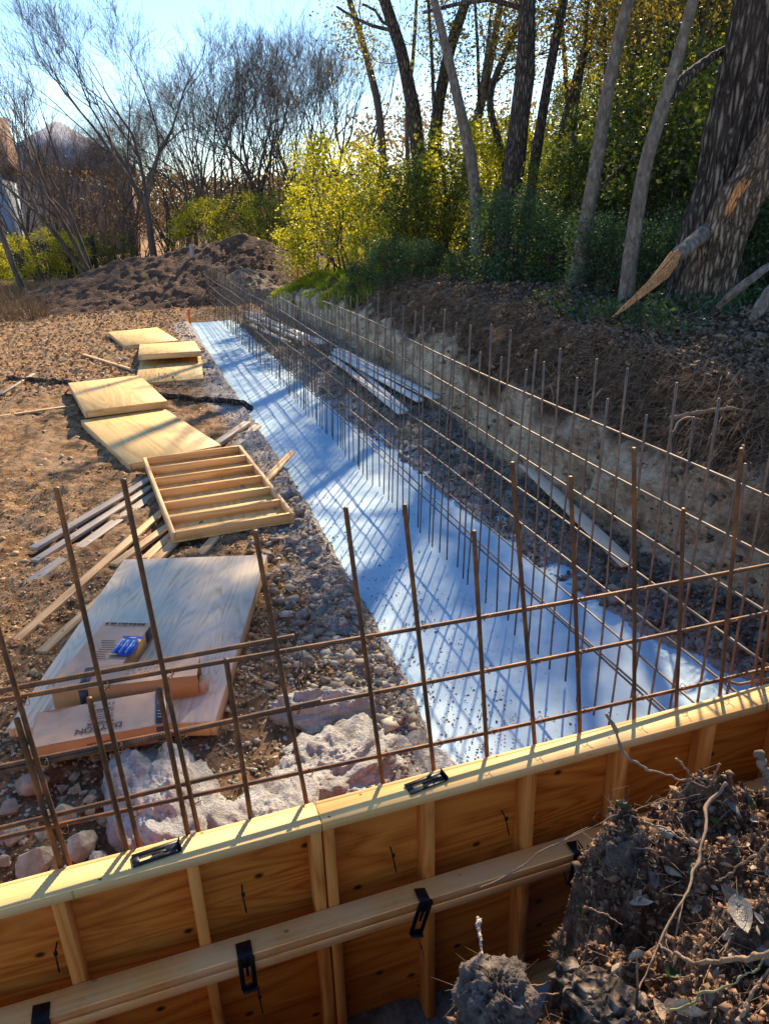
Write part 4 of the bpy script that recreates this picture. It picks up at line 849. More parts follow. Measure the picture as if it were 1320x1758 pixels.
# fork limb of the nearest slim trunk, torn limb, fallen wood
def limb(pts,rad,label,mat,cat='branch',name='branch',n=14,group=None):
    P=np.array(pts,float); t=np.linspace(0,1,len(P)); tt=np.linspace(0,1,60); Q=np.stack([np.interp(tt,t,P[:,i]) for i in range(3)],-1); k=np.ones(7)/7
    for i in range(3): Q[3:-3,i]=np.convolve(Q[:,i],k,'valid')
    mb=MB(); rr=np.interp(tt,np.linspace(0,1,len(rad)),rad); mb.tube(Q,rr,n); V=mb.v[0]; C=np.repeat(Q,n,0); f=1+.22*fbm(V*14,3,7); mb.v[0]=C+(V-C)*f[:,None]
    o=mb.build(name,M[mat],None,True); return tag(o,label,cat,group)
limb([at(1140,175,11.),at(1180,130,11.3),at(1225,95,11.7),at(1290,60,12.2)],[.075,.07,.05,.03],'dark bare limb reaching right from the forking slim grey trunk','bark_dark')
limb([at(1212,398,10.9),at(1185,420,10.5),at(1160,440,10.2)],[.10,.09,.085],'mossy stump of a torn limb joined to the leaning brown trunk','bark_grey')
A_=np.array([at(1162,434,10.2),at(1142,464,9.9),at(1112,494,9.5),at(1080,520,9.2),at(1048,548,8.9)]); mb=MB()
tq=np.linspace(0,1,5); prof=lambda t:np.interp(t,[0,.1,.25,.45,.65,.85,1],[.055,.085,.088,.055,.04,.022,.004])
for i in range(46):
    a0=i*2.39996; rr_=math.sqrt((i+.5)/46); t1=random.uniform(.55,1.) if i%3 else random.uniform(.3,.6); t0=random.uniform(0,.12); t=np.linspace(t0,t1,24)
    C_=np.stack([np.interp(t,tq,A_[:,k]) for k in range(3)],-1); ang=a0+t*1.1; off=np.stack([np.cos(ang)*.75,-np.cos(ang)*.3,np.sin(ang)],-1)*(prof(t)*rr_)[:,None]
    mb.tube(C_+off+.004*rng.normal(size=(1,3)),(.017*(1-.75*(t-t0)/(t1-t0))+.001),5)
tag(mb.build('branch',M['split'],None,True),'bright orange split limb hanging down to a splintered point','branch')
for pts_,rr_,l_ in [([at(1232,528,9.3),at(1252,508,9.25),at(1282,484,9.25),at(1306,466,9.35),at(1345,440,9.6)],[.022,.04,.045,.035,.02],'pale bare fallen branch right of the biggest trunk'),([at(1290,548,8.2),at(1304,528,8.3),at(1322,500,8.4),at(1350,470,8.7)],[.03,.055,.05,.035],'grey fallen branch stub at the right picture edge on the bank')]:
    tag(trunk_mesh(pts_,rr_,len(l_),n=24,rough=.35,ridges=5).build('branch',M['bark_grey'],None,True),l_,'branch')
limb([at(905,415,17),at(908,385,17),at(898,360,17),at(884,350,17)],[.035,.03,.03,.02],'pale curved dead stem at the foot of the dark straight trunk','fiber')
limb([at(1290,345,11),at(1320,325,11),at(1380,290,11)],[.10,.08,.06],'dark limb leaving the leaning brown trunk to the right','bark_dark')
limb([at(1018,335,13),at(1060,290,13.5),at(1100,262,14)],[.02,.018,.01],'thin bare branch crossing between the two slim grey trunks','bark_dark')
# torn bark patch on the leaning trunk: ragged strips of bare wood along the grain
mb=MB()
for i in range(9):
    o_=(i-4)*.017; t=np.linspace(0,1,12); k0=random.uniform(0,.25); k1=random.uniform(.75,1)
    Q_=np.stack([at(1246+36*(k0+(k1-k0)*k),378-72*(k0+(k1-k0)*k),10.745-.004*(4-abs(i-4)))+np.array([o_*.9,-o_*.5,0]) for k in t]); mb.tube(Q_,.012*np.sin(t*np.pi)**.4+.001,5)
pch=mb.build('torn_bark',M['split'],None,True); pch.parent=o; pch.matrix_parent_inverse=Matrix.Translation(-Vector(o.location))
# ---- leafy shrubs: a few kinds, copied
def shrub(name,H,Wd,nclump,nleaf,lsize,lmat,seed,label,cat,group,stems=7,smat='bark_dark',lo=.05,cs=.25):
    random.seed(seed); r_=np.random.default_rng(seed); root_=empty(name,(0,0,0)); tag(root_,label,cat,group)
    out=[];tips=[]
    for i in range(stems):
        a=random.uniform(0,6.28); nd=np.array([math.cos(a)*.4,math.sin(a)*.4,1.]); nd/=np.linalg.norm(nd)
        grow((random.gauss(0,.15),random.gauss(0,.15),-.1),nd,H*.42,.03*H/3,3,out,tips,spread=.55,up=.12,kids=(2,4),shrink=.62,minr=.004)
    segmesh(out).build('stems',M[smat],root_)
    th=r_.uniform(0,2*np.pi,nclump); zz=r_.uniform(lo,1,nclump)**.85; rad=np.sqrt(np.clip(1-((zz-.45)/.62)**2,.05,1))*r_.uniform(.35,1.,nclump)**.5
    C=np.stack([np.cos(th)*rad*Wd/2,np.sin(th)*rad*Wd/2,zz*H],-1); sz=r_.uniform(.5,1.4,nclump)
    k=r_.integers(0,nclump,nleaf); L=C[k]+r_.normal(0,1,(nleaf,3))*(cs*sz[k])[:,None]*np.array([1,1,.7]); L[:,2]=np.abs(L[:,2])
    mb=MB(); mb.leaves(L,r_.uniform(lsize*.6,lsize*1.4,nleaf)); mb.build('foliage',M[lmat],root_); return root_
S={}
GB='shrubs along the edge of the wood'
S['yel']=[shrub('shrub',3.6,3.0,62,6200,.095,'leaf_yellow',s,'x','shrub',GB) for s in (201,202)]
S['grn']=[shrub('shrub',3.6,3.2,60,6200,.095,'leaf_green',s,'x','shrub',GB) for s in (211,212)]
S['drk']=[shrub('shrub',2.0,2.0,70,6500,.075,'leaf_dark',s,'x','shrub',GB) for s in (221,)]
S['tall']=[shrub('shrub',9.0,5.0,120,13000,.13,'leaf_green',s,'x','tree',GB,stems=6,lo=.12,cs=.36) for s in (231,232)]
S['tally']=[shrub('shrub',8.5,4.6,110,11000,.12,'leaf_yellow',s,'x','tree',GB,stems=6,lo=.12,cs=.34) for s in (241,)]
S['wint']=[shrub('shrub',3.2,2.6,60,800,.08,'leaf_brown',s,'x','shrub',GB,stems=14,smat='bark_far') for s in (251,)]
used=set(); pl=[0]
def put(kind,px,dist,sz,rz,label,group=GB,cat='shrub',name='shrub',zoff=0.,sx=1):
    lst=S[kind]; src=lst[pl[0]%len(lst)]; pl[0]+=1
    o_=src if src.name not in used else copy_tree(src); used.add(src.name)
    p=at(px,420,dist); z=gz(p[0],p[1]); o_.location=(p[0],p[1],z-.1+zoff); o_.rotation_euler=(0,0,rz); o_.scale=(sz*sx,sz*sx,sz)
    tag(o_,label,cat,group); return o_
put('yel',545,24,.80,.3,'bright yellow-green shrub, leftmost of the wood edge beside the mound')
put('yel',592,22.5,.98,1.7,'large glowing yellow shrub second from the left at the wood edge')
put('yel',660,23,.72,2.9,'yellow-green shrub in front of the thin brown trunk')
put('grn',690,20,.7,4.1,'mid green shrub below the V-shaped pair of trunks')
put('yel',640,19,.40,1.0,'low yellow shrub at the foot of the large glowing one')
put('grn',745,20.5,.75,.6,'green shrub right of the V-shaped pair of trunks')
put('yel',790,21,1.0,2.2,'yellow-lit shrub behind the pale crooked trunk')
put('yel',845,22,1.0,3.9,'tall yellow-lit shrub behind the dark straight trunk')
put('grn',930,20,.8,5.0,'green shrub behind the pink stake')
put('grn',965,17,.62,1.2,'green shrub just left of the first slim grey trunk')
put('grn',1035,18,.9,2.4,'tall green shrub seen between the slim grey trunks')
put('grn',1120,16.5,1.05,3.3,'green shrub right of the forking slim trunk')
put('grn',1180,19,1.25,.4,'tall dark-lit shrub behind the biggest trunk')
put('grn',1300,17,1.1,1.4,'green shrub at the right picture edge behind the trunks')
put('grn',1380,14,1.1,2.0,'green shrub just beyond the right picture edge')
put('drk',615,18.5,.35,.2,'low dark shrub left of a row of low dark shrubs')
put('drk',668,17,.5,1.5,'low dark green shrub under the yellow ones')
put('drk',725,16.5,.4,2.5,'low dark shrub below the V-shaped pair')
put('drk',790,16,.3,3.5,'low dark shrub left of the swollen-footed trunk')
put('drk',880,15,.8,.9,'dense dark evergreen shrub left of the pink stake')
put('drk',962,14.6,.6,1.9,'dark evergreen shrub right behind the pink stake')
put('drk',1030,13,.55,2.8,'small dark shrub between the feet of the slim grey trunks')
put('drk',1120,12.5,.5,4.0,'dark shrub behind the orange split limb')
put('drk',1175,13.5,.6,5.0,'dark shrub left of the foot of the biggest trunk')
put('drk',1325,12.5,.5,.8,'small dark leafy plant beside the pale fallen branch')
put('drk',1330,12,.7,.1,'dark shrub at the right picture edge')
GT='leafy trees filling the back of the wood'
for i,(k,px,ds,sz,l) in enumerate([('yel',700,30,.9,'yellow-green leafy thicket, leftmost of the back row of the wood'),('grn',760,33,1.1,'green thicket behind the V-shaped pair'),('yel',830,31,1.15,'yellow-green thicket behind the far brown stem'),('grn',900,30,1.2,'green thicket behind the dark straight trunk'),('tall',985,29,.62,'green tree left of the slim grey trunks, back row'),
    ('tally',1050,30,.75,'yellow-lit tree between the slim grey trunks, back row'),('tall',1120,27,.9,'green tree right of the forking trunk, back row'),('tally',1190,28,.95,'tall yellow-lit tree left of the biggest trunk, back row'),('tall',1260,25,1.0,'green tree hidden behind the biggest trunk'),('tall',1340,22,1.0,'green tree at the right picture edge, back row'),('tally',1110,37,1.1,'far yellow-green tree showing above the back row'),('tall',1010,38,.85,'far green tree showing above the back row, centre'),('tall',1230,36,1.3,'far green tree showing above the back row, right')]):
    put(k,px,ds,sz,i*1.3,l,GT,'tree','tree')
GL='yellow winter shrubs on the left beyond the mulch'
for i,(k,px,ds,sz,l) in enumerate([('yel',350,37,.85,'yellow shrub directly behind the mound, left one'),('yel',410,36,.9,'yellow shrub behind the mound crest'),('grn',455,37,.85,'dull green shrub right of the mound crest'),('grn',500,40,.9,'dark green shrub in the gap between mound and wood'),('yel',20,36,.55,'low yellow shrub at the left picture edge'),('yel',70,38,.6,'low yellow shrub by the black fence'),
    ('yel',115,38,.55,'low yellow shrub under the leaning stems'),('grn',200,38,.5,'low green shrub behind the left shoulder of the mound'),('grn',155,40,.5,'low dull shrub right of the leaning stems'),('yel',-30,34,.6,'low yellow shrub just outside the left edge'),('wint',230,40,1.3,'brown-leaved bush behind the mound, left'),('wint',300,42,1.4,'brown-leaved bush behind the mound, middle'),('wint',130,44,1.5,'brown twiggy bush before the taupe house'),('wint',180,43,1.4,'brown twiggy bush under the big bare tree'),('wint',370,44,1.5,'brown-leaved bush behind the yellow shrubs'),('wint',450,45,1.6,'brown-leaved bush at the right of the bare trees'),('wint',530,44,1.6,'brown-leaved bush by the wood edge')]):
    put(k,px,ds,sz,i*1.7,l,GL)
# ---- bare winter trees on the left
def btree(seed,H,r,stems,lean,fork,lv=5,spread=.42,up=.12,kids=(3,4)):
    random.seed(seed); root_=empty('bare_tree',(0,0,0)); out=[];tips=[]
    for s in range(stems):
        a=random.uniform(0,6.28); d=np.array([lean[0]+math.cos(a)*.10*(stems>1),lean[1]+math.sin(a)*.10,1.]); d/=np.linalg.norm(d)
        q=np.array([.25*math.cos(a)*(stems>1),.25*math.sin(a)*(stems>1),-.2]); rr=r
        P=[q.copy()]
        for i in range(6):
            d=d+np.array([random.gauss(0,.05),random.gauss(0,.05),.0]); d/=np.linalg.norm(d); q=q+d*H*fork/6; P.append(q.copy())
        mb=trunk_mesh(P,np.linspace(r,r*.75,7),seed+s,n=12,rough=.08); mb.build('trunk',M['bark_far'],root_,True)
        for j in range(random.randint(3,4)):
            v=np.array([random.gauss(0,1),random.gauss(0,1),0]); v/=np.linalg.norm(v); nd=d+v*random.uniform(.25,.55); nd/=np.linalg.norm(nd)
            grow(q-d*random.uniform(0,H*fork*.3),nd,H*(1-fork)*.40,r*.62,lv,out,tips,spread=spread,up=up,kids=kids,shrink=.72,minr=.0045,wig=.12)
    segmesh(out,.05).build('crown',M['bark_far'],root_); return root_
BT=[btree(301,12.,.17,1,(0,0),.30,6,spread=.5,up=.09,kids=(2,4)),btree(302,11.,.11,1,(-.1,0),.45,5,kids=(2,4)),btree(303,9.5,.10,3,(-.45,0),.40,4,kids=(2,4)),btree(304,11.,.13,3,(.05,0),.22,5,spread=.48,up=.05,kids=(2,4))]
ub=set()
def putb(i,px,dist,s,rz,label):
    src=BT[i]; o_=src if i not in ub else copy_tree(src); ub.add(i); p=at(px,420,dist); o_.location=(p[0],p[1],gz(p[0],p[1])-.1); o_.rotation_euler=(0,0,rz); o_.scale=(s,s,s); tag(o_,label,'tree','bare winter trees at the far left')
putb(1,28,31,.98,.4,'slender bare tree with a pale trunk at the left picture edge')
putb(2,150,34,.92,.0,'clump of bare stems leaning left in front of the houses')
putb(0,262,38,1.0,.2,'big spreading bare tree standing clear against the sky')
putb(3,385,40,.93,1.0,'dense bare tree behind the mound crest')
putb(0,450,44,.92,2.4,'bare tree with a rounded crown right of the mound crest')
putb(3,520,42,.98,3.0,'dense bare tree at the left of the wood edge')
putb(3,330,46,.86,4.4,'smaller bare tree behind the big spreading one')
putb(0,575,46,.93,5.1,'pale bare tree partly hidden by the wood edge')
putb(1,612,36,.85,2.0,'thin bare tree in the sky gap left of the wood')
putb(3,190,48,.62,.7,'low bushy bare tree between house and big bare tree')
putb(3,100,50,.62,2.6,'low bushy bare tree in front of the taupe house')
putb(1,205,42,.72,3.6,'slim bare tree left beside the big spreading one')
putb(3,425,50,.9,5.6,'far dense bare tree, grey with distance')
putb(3,480,50,.95,1.9,'far dense bare tree right of the grey one')
putb(2,60,37,.7,5.9,'low leaning bare stems by the black fence')
putb(3,45,45,.62,.3,'low bushy bare tree between the two houses')
putb(3,150,46,.66,1.3,'low bushy bare tree right of the taupe house')
putb(3,290,41,.62,4.9,'low bushy bare tree behind the left shoulder of the mound')
putb(3,230,52,.8,3.3,'far bushy bare tree behind the big spreading one')
for i in range(0,12,2):
    putb(3,15+i*52,49+(i*7%5)*2.2,.42+.05*(i%4),i*1.1,['low far bushy bare tree, first from the left','low far bushy bare tree behind the pale trunk','low far bushy bare tree by the black fence','low far bushy bare tree before the grey roof','low far bushy bare tree left of the big bare tree','low far bushy bare tree right of the big bare tree','low far bushy bare tree behind the mound shoulder','low far bushy bare tree left of the mound crest','low far bushy bare tree behind the mound crest','low far bushy bare tree right of the mound crest','low far bushy bare tree in the gap before the wood','low far bushy bare tree behind the first yellow shrub'][i])
# distant wood closing the horizon
N=90000; th=rng.uniform(R_(20),R_(125),N); rr=rng.uniform(75,115,N); x=rr*np.cos(th);y=rr*np.sin(th); top=4.4+3.2*fbm(np.stack([th*9,th*0,th*0],-1),4,77)+np.where(th<R_(74),5,0); z=rng.uniform(0,1,N)*top+1.0
tag(MB().leaves(np.stack([x,y,z],-1),rng.uniform(.2,.6,N)).build('distant_wood',M['leaf_brown']),kind='stuff')
N=26000; th=rng.uniform(R_(15),R_(76),N); rr=rng.uniform(42,60,N); x=rr*np.cos(th);y=rr*np.sin(th); top=np.interp(th,[R_(50),R_(62)],[7.5,3.2])+2.2*fbm(np.stack([th*9,th*0,th*0],-1),4,78); z=rng.uniform(0,1,N)**1.2*top+1.0
tag(MB().leaves(np.stack([x,y,z],-1),rng.uniform(.16,.40,N)).build('distant_wood',M['leaf_green']),kind='stuff')
# ================================================================ houses and fence
M['siding_blue']=simple('pale_blue_siding',[(.3,(.34,.47,.62)),(.7,(.42,.55,.70))],3,4,.7,.1)
M['siding_taupe']=simple('taupe_siding',[(.3,(.33,.26,.24)),(.7,(.42,.34,.31))],3,4,.8,.1)
M['roof_orange']=simple('brown_orange_shingle',[(.3,(.24,.14,.09)),(.7,(.38,.24,.16))],8,6,.9,.5,.02)
M['roof_grey']=simple('grey_blue_shingle',[(.3,(.30,.31,.36)),(.7,(.44,.45,.50))],8,6,.9,.5,.02)
M['glass']=simple('window_glass',[(.3,(.02,.03,.04)),(.7,(.05,.06,.08))],2,2,.1,0)
M['trim']=simple('white_trim',[(.3,(.7,.7,.7)),(.7,(.8,.8,.8))],5,2,.6,0)
def house(c,size,H,rh,label,wall,roof_,rz,wins,hip=True):
    t=empty('house',c,rz=rz); tag(t,label,'house','houses beyond the bare trees'); L,W_=size
    mb=MB(); mb.box((0,0,H/2),(L,W_,H)); 
    mb.build('wall',M[wall],t)
    s=MB()
    for i in range(int(H/.22)): s.box((0,-W_/2-.008,.22*i+.2),(L,.012,.02))
    s.build('siding_laps',M[wall],t)
    e=.45; a=L/2+e;b=W_/2+e; r=(L/2-W_/2*.9) if hip else a
    V=[(-a,-b,H),(a,-b,H),(a,b,H),(-a,b,H),(-r,0,H+rh),(r,0,H+rh),(-a,-b,H-.18),(a,-b,H-.18),(a,b,H-.18),(-a,b,H-.18)]
    mb=MB(); mb.add(V,[[0,1,5,4],[2,3,4,5],[6,7,1,0],[7,8,2,1],[8,9,3,2],[9,6,0,3],[9,8,7,6]]); mb.add(V,np.array([[1,2,5],[3,0,4]])); mb.build('roof',M[roof_],t)
    for (x,z) in wins:
        f=MB(); f.box((x,-W_/2-.03,z),(1.1,.07,1.5)); fo=f.build('window',M['trim'],t); g_=MB()
        for dx in(-.25,.25):
            for dz in(-.34,.34): g_.box((x+dx,-W_/2-.07,z+dz),(.42,.02,.60))
        g_.build('pane',M['glass'],fo)
    return t
house((-9.4,47,0),(9.2,8),5.1,2.3,'pale blue house with brown-orange roof at the left picture edge','siding_blue','roof_orange',.02,[(3.2,3.6),(.5,3.6),(-2.5,3.6),(3.2,1.4)],hip=False)
house((-2.6,61,0),(8.5,9),5.4,3.0,'taupe house with grey hipped roof behind the leaning stems','siding_taupe','roof_grey',-.05,[])
fc=empty('wooden_fence',(-5,40,0)); tag(fc,'black board fence in front of the houses','fence'); bpy.context.view_layer.update()
M['fence']=simple('black_board',[(.3,(.012,.013,.017)),(.7,(.035,.037,.045))],9,4,.7,.2)
for i in range(5):
    x=-9+i*2.0; MB().box((x-(-5),0,.95),(.1,.1,1.9)).build('post',M['fence'],fc)
    if i<4:
        mb=MB()
        for j in range(11): mb.box((x+5+.12+.18*j,.05,.9),(.16,.02,1.7))
        mb.build('board_panel',M['fence'],fc)
# ================================================================ near bank: soil crumbs, roots, leaves
def hit(px,py,lift=0.):
    d=ray(px,py); d=d/np.linalg.norm(d); t=.9+.006*np.arange(500)
    Q=np.array([0,0,HC])+d*t[:,None]; b=Q[:,2]<bank_z(Q[:,0],Q[:,1]); i=int(np.argmax(b)) if b.any() else 499
    q=Q[max(i-1,0)].copy(); q[2]+=lift; return q
N=60000; x=rng.uniform(.3,3.0,N);y=rng.uniform(.4,1.9,N); z=bank_z(x,y); k=z>.75; x=x[k];y=y[k];z=z[k]
mb=MB(); mb.leaves(np.stack([x,y,z+.004],-1),rng.uniform(.004,.018,len(x)),0,.8); tag(mb.build('soil_crumbs',M['soilcrumb']),kind='stuff')
N=2600; x=rng.uniform(.35,2.6,N);y=rng.uniform(.6,1.8,N); z=bank_z(x,y); k=z>.8; P0=np.stack([x,y,z],-1)[k]; n_=len(P0); d=rng.normal(0,1,(n_,3)); d[:,2]=np.abs(d[:,2])*.6; d/=np.linalg.norm(d,axis=1)[:,None]; P1=P0+d*rng.uniform(.015,.07,n_)[:,None]; P2=P1+rng.normal(0,.02,(n_,3))
mb=MB(); mb.segs(P0,P1,np.full(n_,.0011),np.full(n_,.0009)); mb.segs(P1,P2,np.full(n_,.0009),np.full(n_,.0004)); tag(mb.build('root_hairs',M['root']),kind='stuff')
def twig(pts,r,label,mat='twig',group='twigs and roots on the near soil heap',lifts=None,forks=0):
    P=[hit(px,py) if l is None else hit(px,py)+np.array([0,0,l]) for (px,py,l) in pts]
    P=np.array(P,float); t=np.linspace(0,1,len(P)); tt=np.linspace(0,1,70); Q=np.stack([np.interp(tt,t,P[:,i]) for i in range(3)],-1); k=np.ones(7)/7
    for i in range(3): Q[3:-3,i]=np.convolve(Q[:,i],k,'valid')
    Q+=.006*np.stack([fbm(np.stack([tt*12,tt*0+i,tt*0+len(label)],-1),3,19) for i in range(3)],-1)
    mb=MB(); mb.tube(Q,r*(1.1-.7*tt)*(1+.12*np.sin(tt*55)**8*3),7)
    for f in range(forks):
        i=random.randint(10,60); d=(Q[min(i+3,69)]-Q[i]); d/=np.linalg.norm(d); v=np.array([random.gauss(0,1) for _ in range(3)]); v[2]=abs(v[2])*.5; d=d+v*.6; d/=np.linalg.norm(d); L=random.uniform(.04,.13)
        mb.tube([Q[i],Q[i]+d*L*.5,Q[i]+d*L+np.array([0,0,random.uniform(-.01,.02)])],[r*.6,r*.45,r*.2],5)
    return tag(mb.build('twig',M[mat],None,True),label,'twig',group)
def far3(px,py,dist): return at(px,py,dist)
def twig3(P,r,label,mat='twig',forks=0):
    P=np.array(P,float); t=np.linspace(0,1,len(P)); tt=np.linspace(0,1,80); Q=np.stack([np.interp(tt,t,P[:,i]) for i in range(3)],-1); k=np.ones(9)/9
    for i in range(3): Q[4:-4,i]=np.convolve(Q[:,i],k,'valid')
    Q+=.011*np.stack([fbm(np.stack([tt*11,tt*0+i,tt*0+len(label)],-1),4,19) for i in range(3)],-1)*min(1,np.linalg.norm(P[-1]-P[0])*4)
    mb=MB(); mb.tube(Q,r*.82*(1.1-.7*tt)*(1+.5*fbm(np.stack([tt*30,tt*0,tt*0+len(label)],-1),3,8)),8)
    for f in range(forks):
        i=random.randint(10,70); d=(Q[min(i+3,79)]-Q[i]); d/=np.linalg.norm(d); v=np.array([random.gauss(0,1) for _ in range(3)]); d=d+v*.5; d/=np.linalg.norm(d); L=random.uniform(.05,.14)
        mb.tube([Q[i],Q[i]+d*L*.5,Q[i]+d*L+np.array([0,0,-.01])],[r*.5,r*.4,r*.15],5)
    return tag(mb.build('twig',M[mat],None,True),label,'twig','twigs and roots on the near soil heap')
hd=lambda px,py,dd=0:(lambda q:q+np.array([0,0,.03+dd]))(hit(px,py))
twig3([at(1040,1225,1.96),at(1075,1295,1.97),at(1112,1325,1.99),at(1170,1335,2.03),at(1215,1352,2.05)],.0065,'dark bent twig standing up against the top plate at the right')
twig3([at(1250,1345,2.02),at(1215,1372,1.98),at(1207,1430,1.84),at(1196,1495,1.72),at(1172,1545,1.62),at(1133,1610,1.50),at(1098,1690,1.38),at(1062,1770,1.26)],.0068,'long pale branch running down the whole soil heap to the bottom edge',forks=3)
twig3([at(1325,1635,1.32),at(1270,1650,1.34),at(1200,1652,1.40),at(1160,1640,1.44),at(1130,1625,1.47)],.0075,'thick pale twig entering from the right edge low on the heap')
twig3([at(1330,1440,1.55),at(1290,1470,1.58),at(1250,1502,1.60),at(1225,1515,1.61)],.004,'reddish thin twig on the right of the heap')
twig3([at(825,1525,1.78),at(900,1482,1.82),at(975,1440,1.85),at(1060,1400,1.92),at(1130,1375,1.97),at(1200,1365,2.02)],.0030,'long thin twig lying over the board and the heap edge',forks=4)
twig3([at(1195,1450,1.80),at(1150,1430,1.84),at(1110,1412,1.88),at(1065,1398,1.93)],.0040,'thin grey twig across the upper heap')
twig3([at(1150,1735,1.28),at(1200,1712,1.29),at(1260,1690,1.30),at(1300,1660,1.33),at(1325,1620,1.36)],.0038,'greenish thin stem across the lower right of the heap',mat='leafstem' if 'leafstem' in M else 'twig')
twig3([at(1265,1758,1.20),at(1290,1705,1.25),at(1325,1655,1.32)],.0050,'short pale twig in the bottom right corner')
twig3([at(880,1640,1.50),at(915,1698,1.44),at(960,1675,1.46),at(1000,1660,1.45),at(1025,1640,1.46)],.0035,'curved thin root bridging the grey clod and the heap',forks=2)
twig3([at(855,1762,1.25),at(920,1712,1.36),at(970,1700,1.40),at(1010,1690,1.40)],.0045,'dark forked twig between the grey clod and the dark log')
twig3([at(1300,1290,2.2),at(1310,1330,2.16),at(1322,1360,2.12),at(1335,1400,2.05)],.016,'stout broken grey stem at the right picture edge over the form',mat='root')
twig3([at(1235,1310,2.06),at(1222,1340,2.05),at(1215,1352,2.04)],.004,'short forked twig end above the branch junction')
twig3([at(1160,1302,2.03),at(1180,1325,2.04),at(1212,1352,2.04)],.004,'short dark twig joining the junction from the upper left')
twig3([at(820,1575,1.60),at(822,1600,1.56),at(828,1645,1.50)],.0085,'pale splintered root stub on top of the grey clod',mat='fiber')
twig3([at(1010,1560,1.62),at(1040,1570,1.62),at(1068,1590,1.60)],.0035,'short twig with one yellow-green leaf at the heap edge')
for i in range(26):
    px=random.uniform(1050,1320); py=random.uniform(1370,1740); a_=random.uniform(-1.2,1.2)+(3.14 if i%2 else 0); L_=random.uniform(40,110)
    A0=hit(px,py,.02); A1=hit(min(1330,px+L_*.5*math.cos(a_)),py+L_*.5*math.sin(a_),random.uniform(.02,.06)); A2=hit(min(1330,px+L_*math.cos(a_)),py+L_*math.sin(a_),.03)
    if np.linalg.norm(A1-A0)>.16 or np.linalg.norm(A2-A1)>.16: continue
    twig3([A0,A1,A2],random.uniform(.0012,.0028),'short fine twig tangled in the near soil heap',forks=2)
# grey fibrous clod and dark log
def clod(c,rad,label,seed,mat):
    n,m=120,80; a=np.linspace(0,2*np.pi,n); t=np.linspace(0,np.pi,m); A,T=np.meshgrid(a,t,indexing='ij'); p=np.stack([np.cos(A)*np.sin(T),np.sin(A)*np.sin(T),np.cos(T)],-1)
    d=1+.45*fbm(p*1.3+seed,3,seed)+.30*fbm(p*3.5,4,seed+1)-.16*np.abs(fbm(p*7,4,seed+2))+.12*fbm(p*20,4,seed+3); V=p*d[...,None]*np.array(rad); D=V.reshape(-1,3)
    root_=empty('soil_clod',tuple(c)); tag(root_,label,'soil clod'); MB().grid(D,n,m).build('clod_body',M[mat],root_,True)
    k=rng.integers(0,len(D),420); P0=D[k]; dr=P0/np.linalg.norm(P0,axis=1)[:,None]*.25+rng.normal(0,.6,(420,3)); P1=P0+dr*(.006+.04*rng.uniform(0,1,420)**2)[:,None]; tag(MB().segs(P0*.98,P1,np.full(420,.0008),np.full(420,.0003)).build('root_hairs',M['root'],root_),kind='stuff')
clod(hit(850,1700)+np.array([0,0,-.05]),(.095,.10,.105),'grey fibrous soil clod with a white splinter, lowest on the heap',41,'clodgrey')
clod(hit(1075,1480)+np.array([.03,.02,-.06]),(.10,.09,.15),'pale grey upright root clod at the left edge of the heap',47,'clodgrey')
clod(hit(985,1625)+np.array([.03,0,-.05]),(.09,.09,.07),'reddish brown crumbly clod above the dark log',53,'near_soil')
lg=[at(985,1668,1.44),at(1020,1690,1.38),at(1065,1735,1.30),at(1090,1770,1.25)]
tm_=trunk_mesh([p+np.array([0,0,-.06]) for p in lg],[.045,.066,.07,.07],17,n=80,rough=.45,ridges=5); tag(tm_.build('log',M['bark_dark'],None,True),'dark rotten log end lying low in the soil heap','log')
tag((lambda x,y:MB().blobs(np.stack([x,y,bank_z(x,y)+.004],-1),0.005+.034*rng.uniform(0,1,len(x))**3))(*(lambda x,y:(x[bank_z(x,y)>.9],y[bank_z(x,y)>.9]))(rng.uniform(.3,2.8,16000),rng.uniform(.5,1.9,16000))).build('soil_lumps',M['soilcrumb']),kind='stuff')
# dead leaves (individual)
def leafmesh(nm,mat,curl,seed):
    r_=np.random.default_rng(seed); n=9; t=np.linspace(0,1,n); w_=np.sin(t**.8*np.pi)**.9*.27+.004; s=np.linspace(-1,1,5)
    T,S_=np.meshgrid(t,s,indexing='ij'); W2=np.repeat(w_[:,None],5,1); X_=T-.5; Y_=S_*W2; Z_=curl*(Y_**2)*4+ .35*curl*(T-.5)**2*2+.02*r_.normal(size=T.shape)*.6
    return MB().grid(np.stack([X_,Y_,Z_],-1).reshape(-1,3),n,5)
M['leaf_gray']=simple('grey_dry_leaf',[(.3,(.12,.105,.085)),(.7,(.27,.24,.20))],4,5,.45,.3,.05)
M['leaf_tan']=simple('tan_dry_leaf',[(.3,(.30,.22,.14)),(.7,(.55,.43,.30))],4,5,.5,.3,.05)
M['leaf_live']=simple('fresh_leaf',[(.3,(.05,.09,.01)),(.7,(.20,.22,.02))],4,4,.4,.3,.03)
M['leaf_dk']=simple('dark_leaf',[(.3,(.02,.045,.02)),(.7,(.05,.09,.035))],4,4,.35,.3,.03)
LM={k:[leafmesh('leaf',m,c,i) for i,c in enumerate((.5,1.2,-.7))] for k,m in (('g','leaf_gray'),('t','leaf_tan'),('l','leaf_live'),('d','leaf_dk'))}
lproto={}
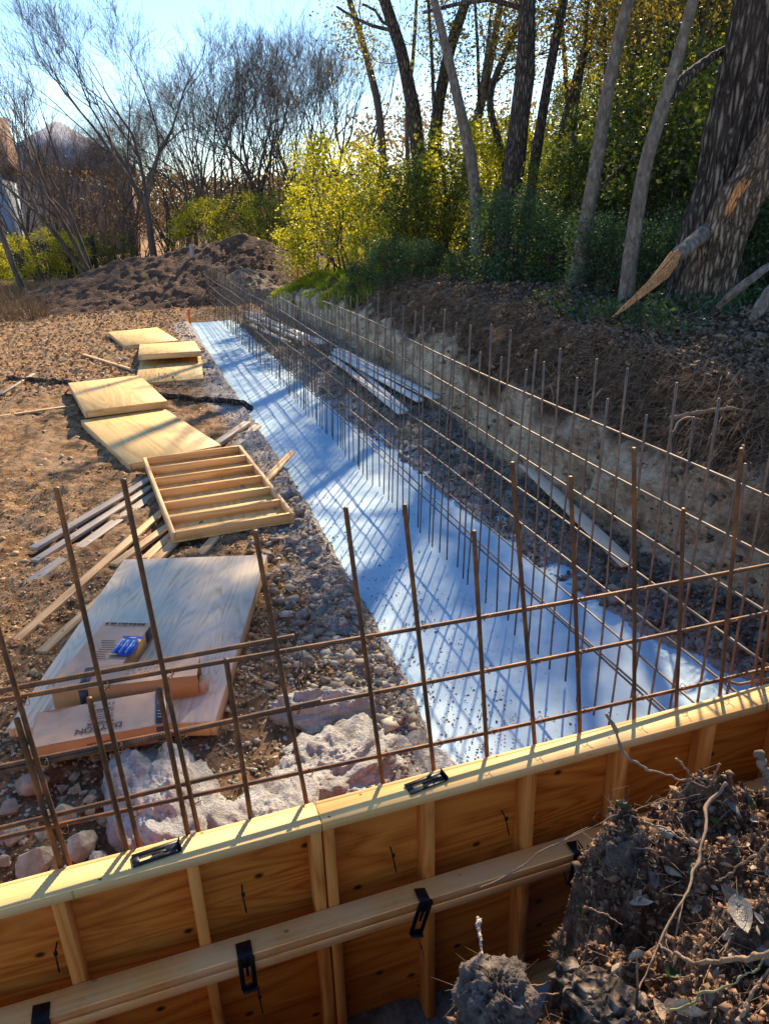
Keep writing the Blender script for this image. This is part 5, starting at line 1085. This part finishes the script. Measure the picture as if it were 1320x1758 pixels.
def leaf(kind,p,size,rot,label,group='dry leaves on the near soil heap'):
    i=random.randint(0,2); key=(kind,i); mt={'g':'leaf_gray','t':'leaf_tan','l':'leaf_live','d':'leaf_dk'}[kind]
    if key not in lproto: lproto[key]=LM[kind][i].build('leaf',M[mt],None,True); o_=lproto[key]
    else: o_=lproto[key].copy(); col.objects.link(o_)
    o_.location=tuple(p); o_.rotation_euler=rot; o_.scale=(size,size,size); tag(o_,label,'leaf',group)
random.seed(91)
for (px,py,s,k,l) in [(1270,1580,.10,'g','large grey leaf right of the long branch, mid heap'),(1250,1560,.085,'g','grey leaf overlapping the large grey one'),(1300,1640,.085,'g','grey-green leaf low at the right picture edge'),(1115,1510,.075,'g','olive-grey curled leaf left of the long branch'),(1155,1500,.06,'t','small bright tan leaf beside the long branch'),(1140,1435,.055,'g','pale leaf sliver in the dark hollow of the heap'),
    (1290,1378,.085,'d','dark green rolled leaf near the heap top, right'),(1065,1395,.06,'d','dark green leaf at the left end of the heap top'),(1075,1700,.075,'g','pale shiny leaf on the dark log'),(1135,1750,.075,'t','pale tan leaf at the bottom edge, left of another'),(1180,1755,.085,'t','brown curled leaf at the bottom edge'),(1000,1576,.05,'l','yellow-green leaf on the short twig at the heap edge'),
    (1228,1418,.04,'l','small bright green leaf near the heap top'),(1150,1690,.07,'d','dark green leaf low in the middle of the heap'),(1100,1560,.07,'t','brown curled leaf under the long branch'),(1195,1455,.05,'g','whitish crumpled leaf by the long branch'),(1265,1395,.07,'g','grey leaf flat near the top right of the heap'),(1290,1495,.03,'t','tiny pale leaf at the right of the heap')]:
    leaf(k,hit(px,py)+np.array([0,0,.018]),s,(random.gauss(0,.5),random.gauss(0,.45),random.uniform(0,6.3)),l)
for i in range(70):
    px=random.uniform(1040,1330);py=random.uniform(1370,1755); leaf(random.choice('gttgd'),hit(px,py)+np.array([0,0,.008]),random.uniform(.02,.05),(random.gauss(0,.5),random.gauss(0,.5),random.uniform(0,6.3)),'small dry leaf scrap half buried in the near soil heap','small leaf scraps')
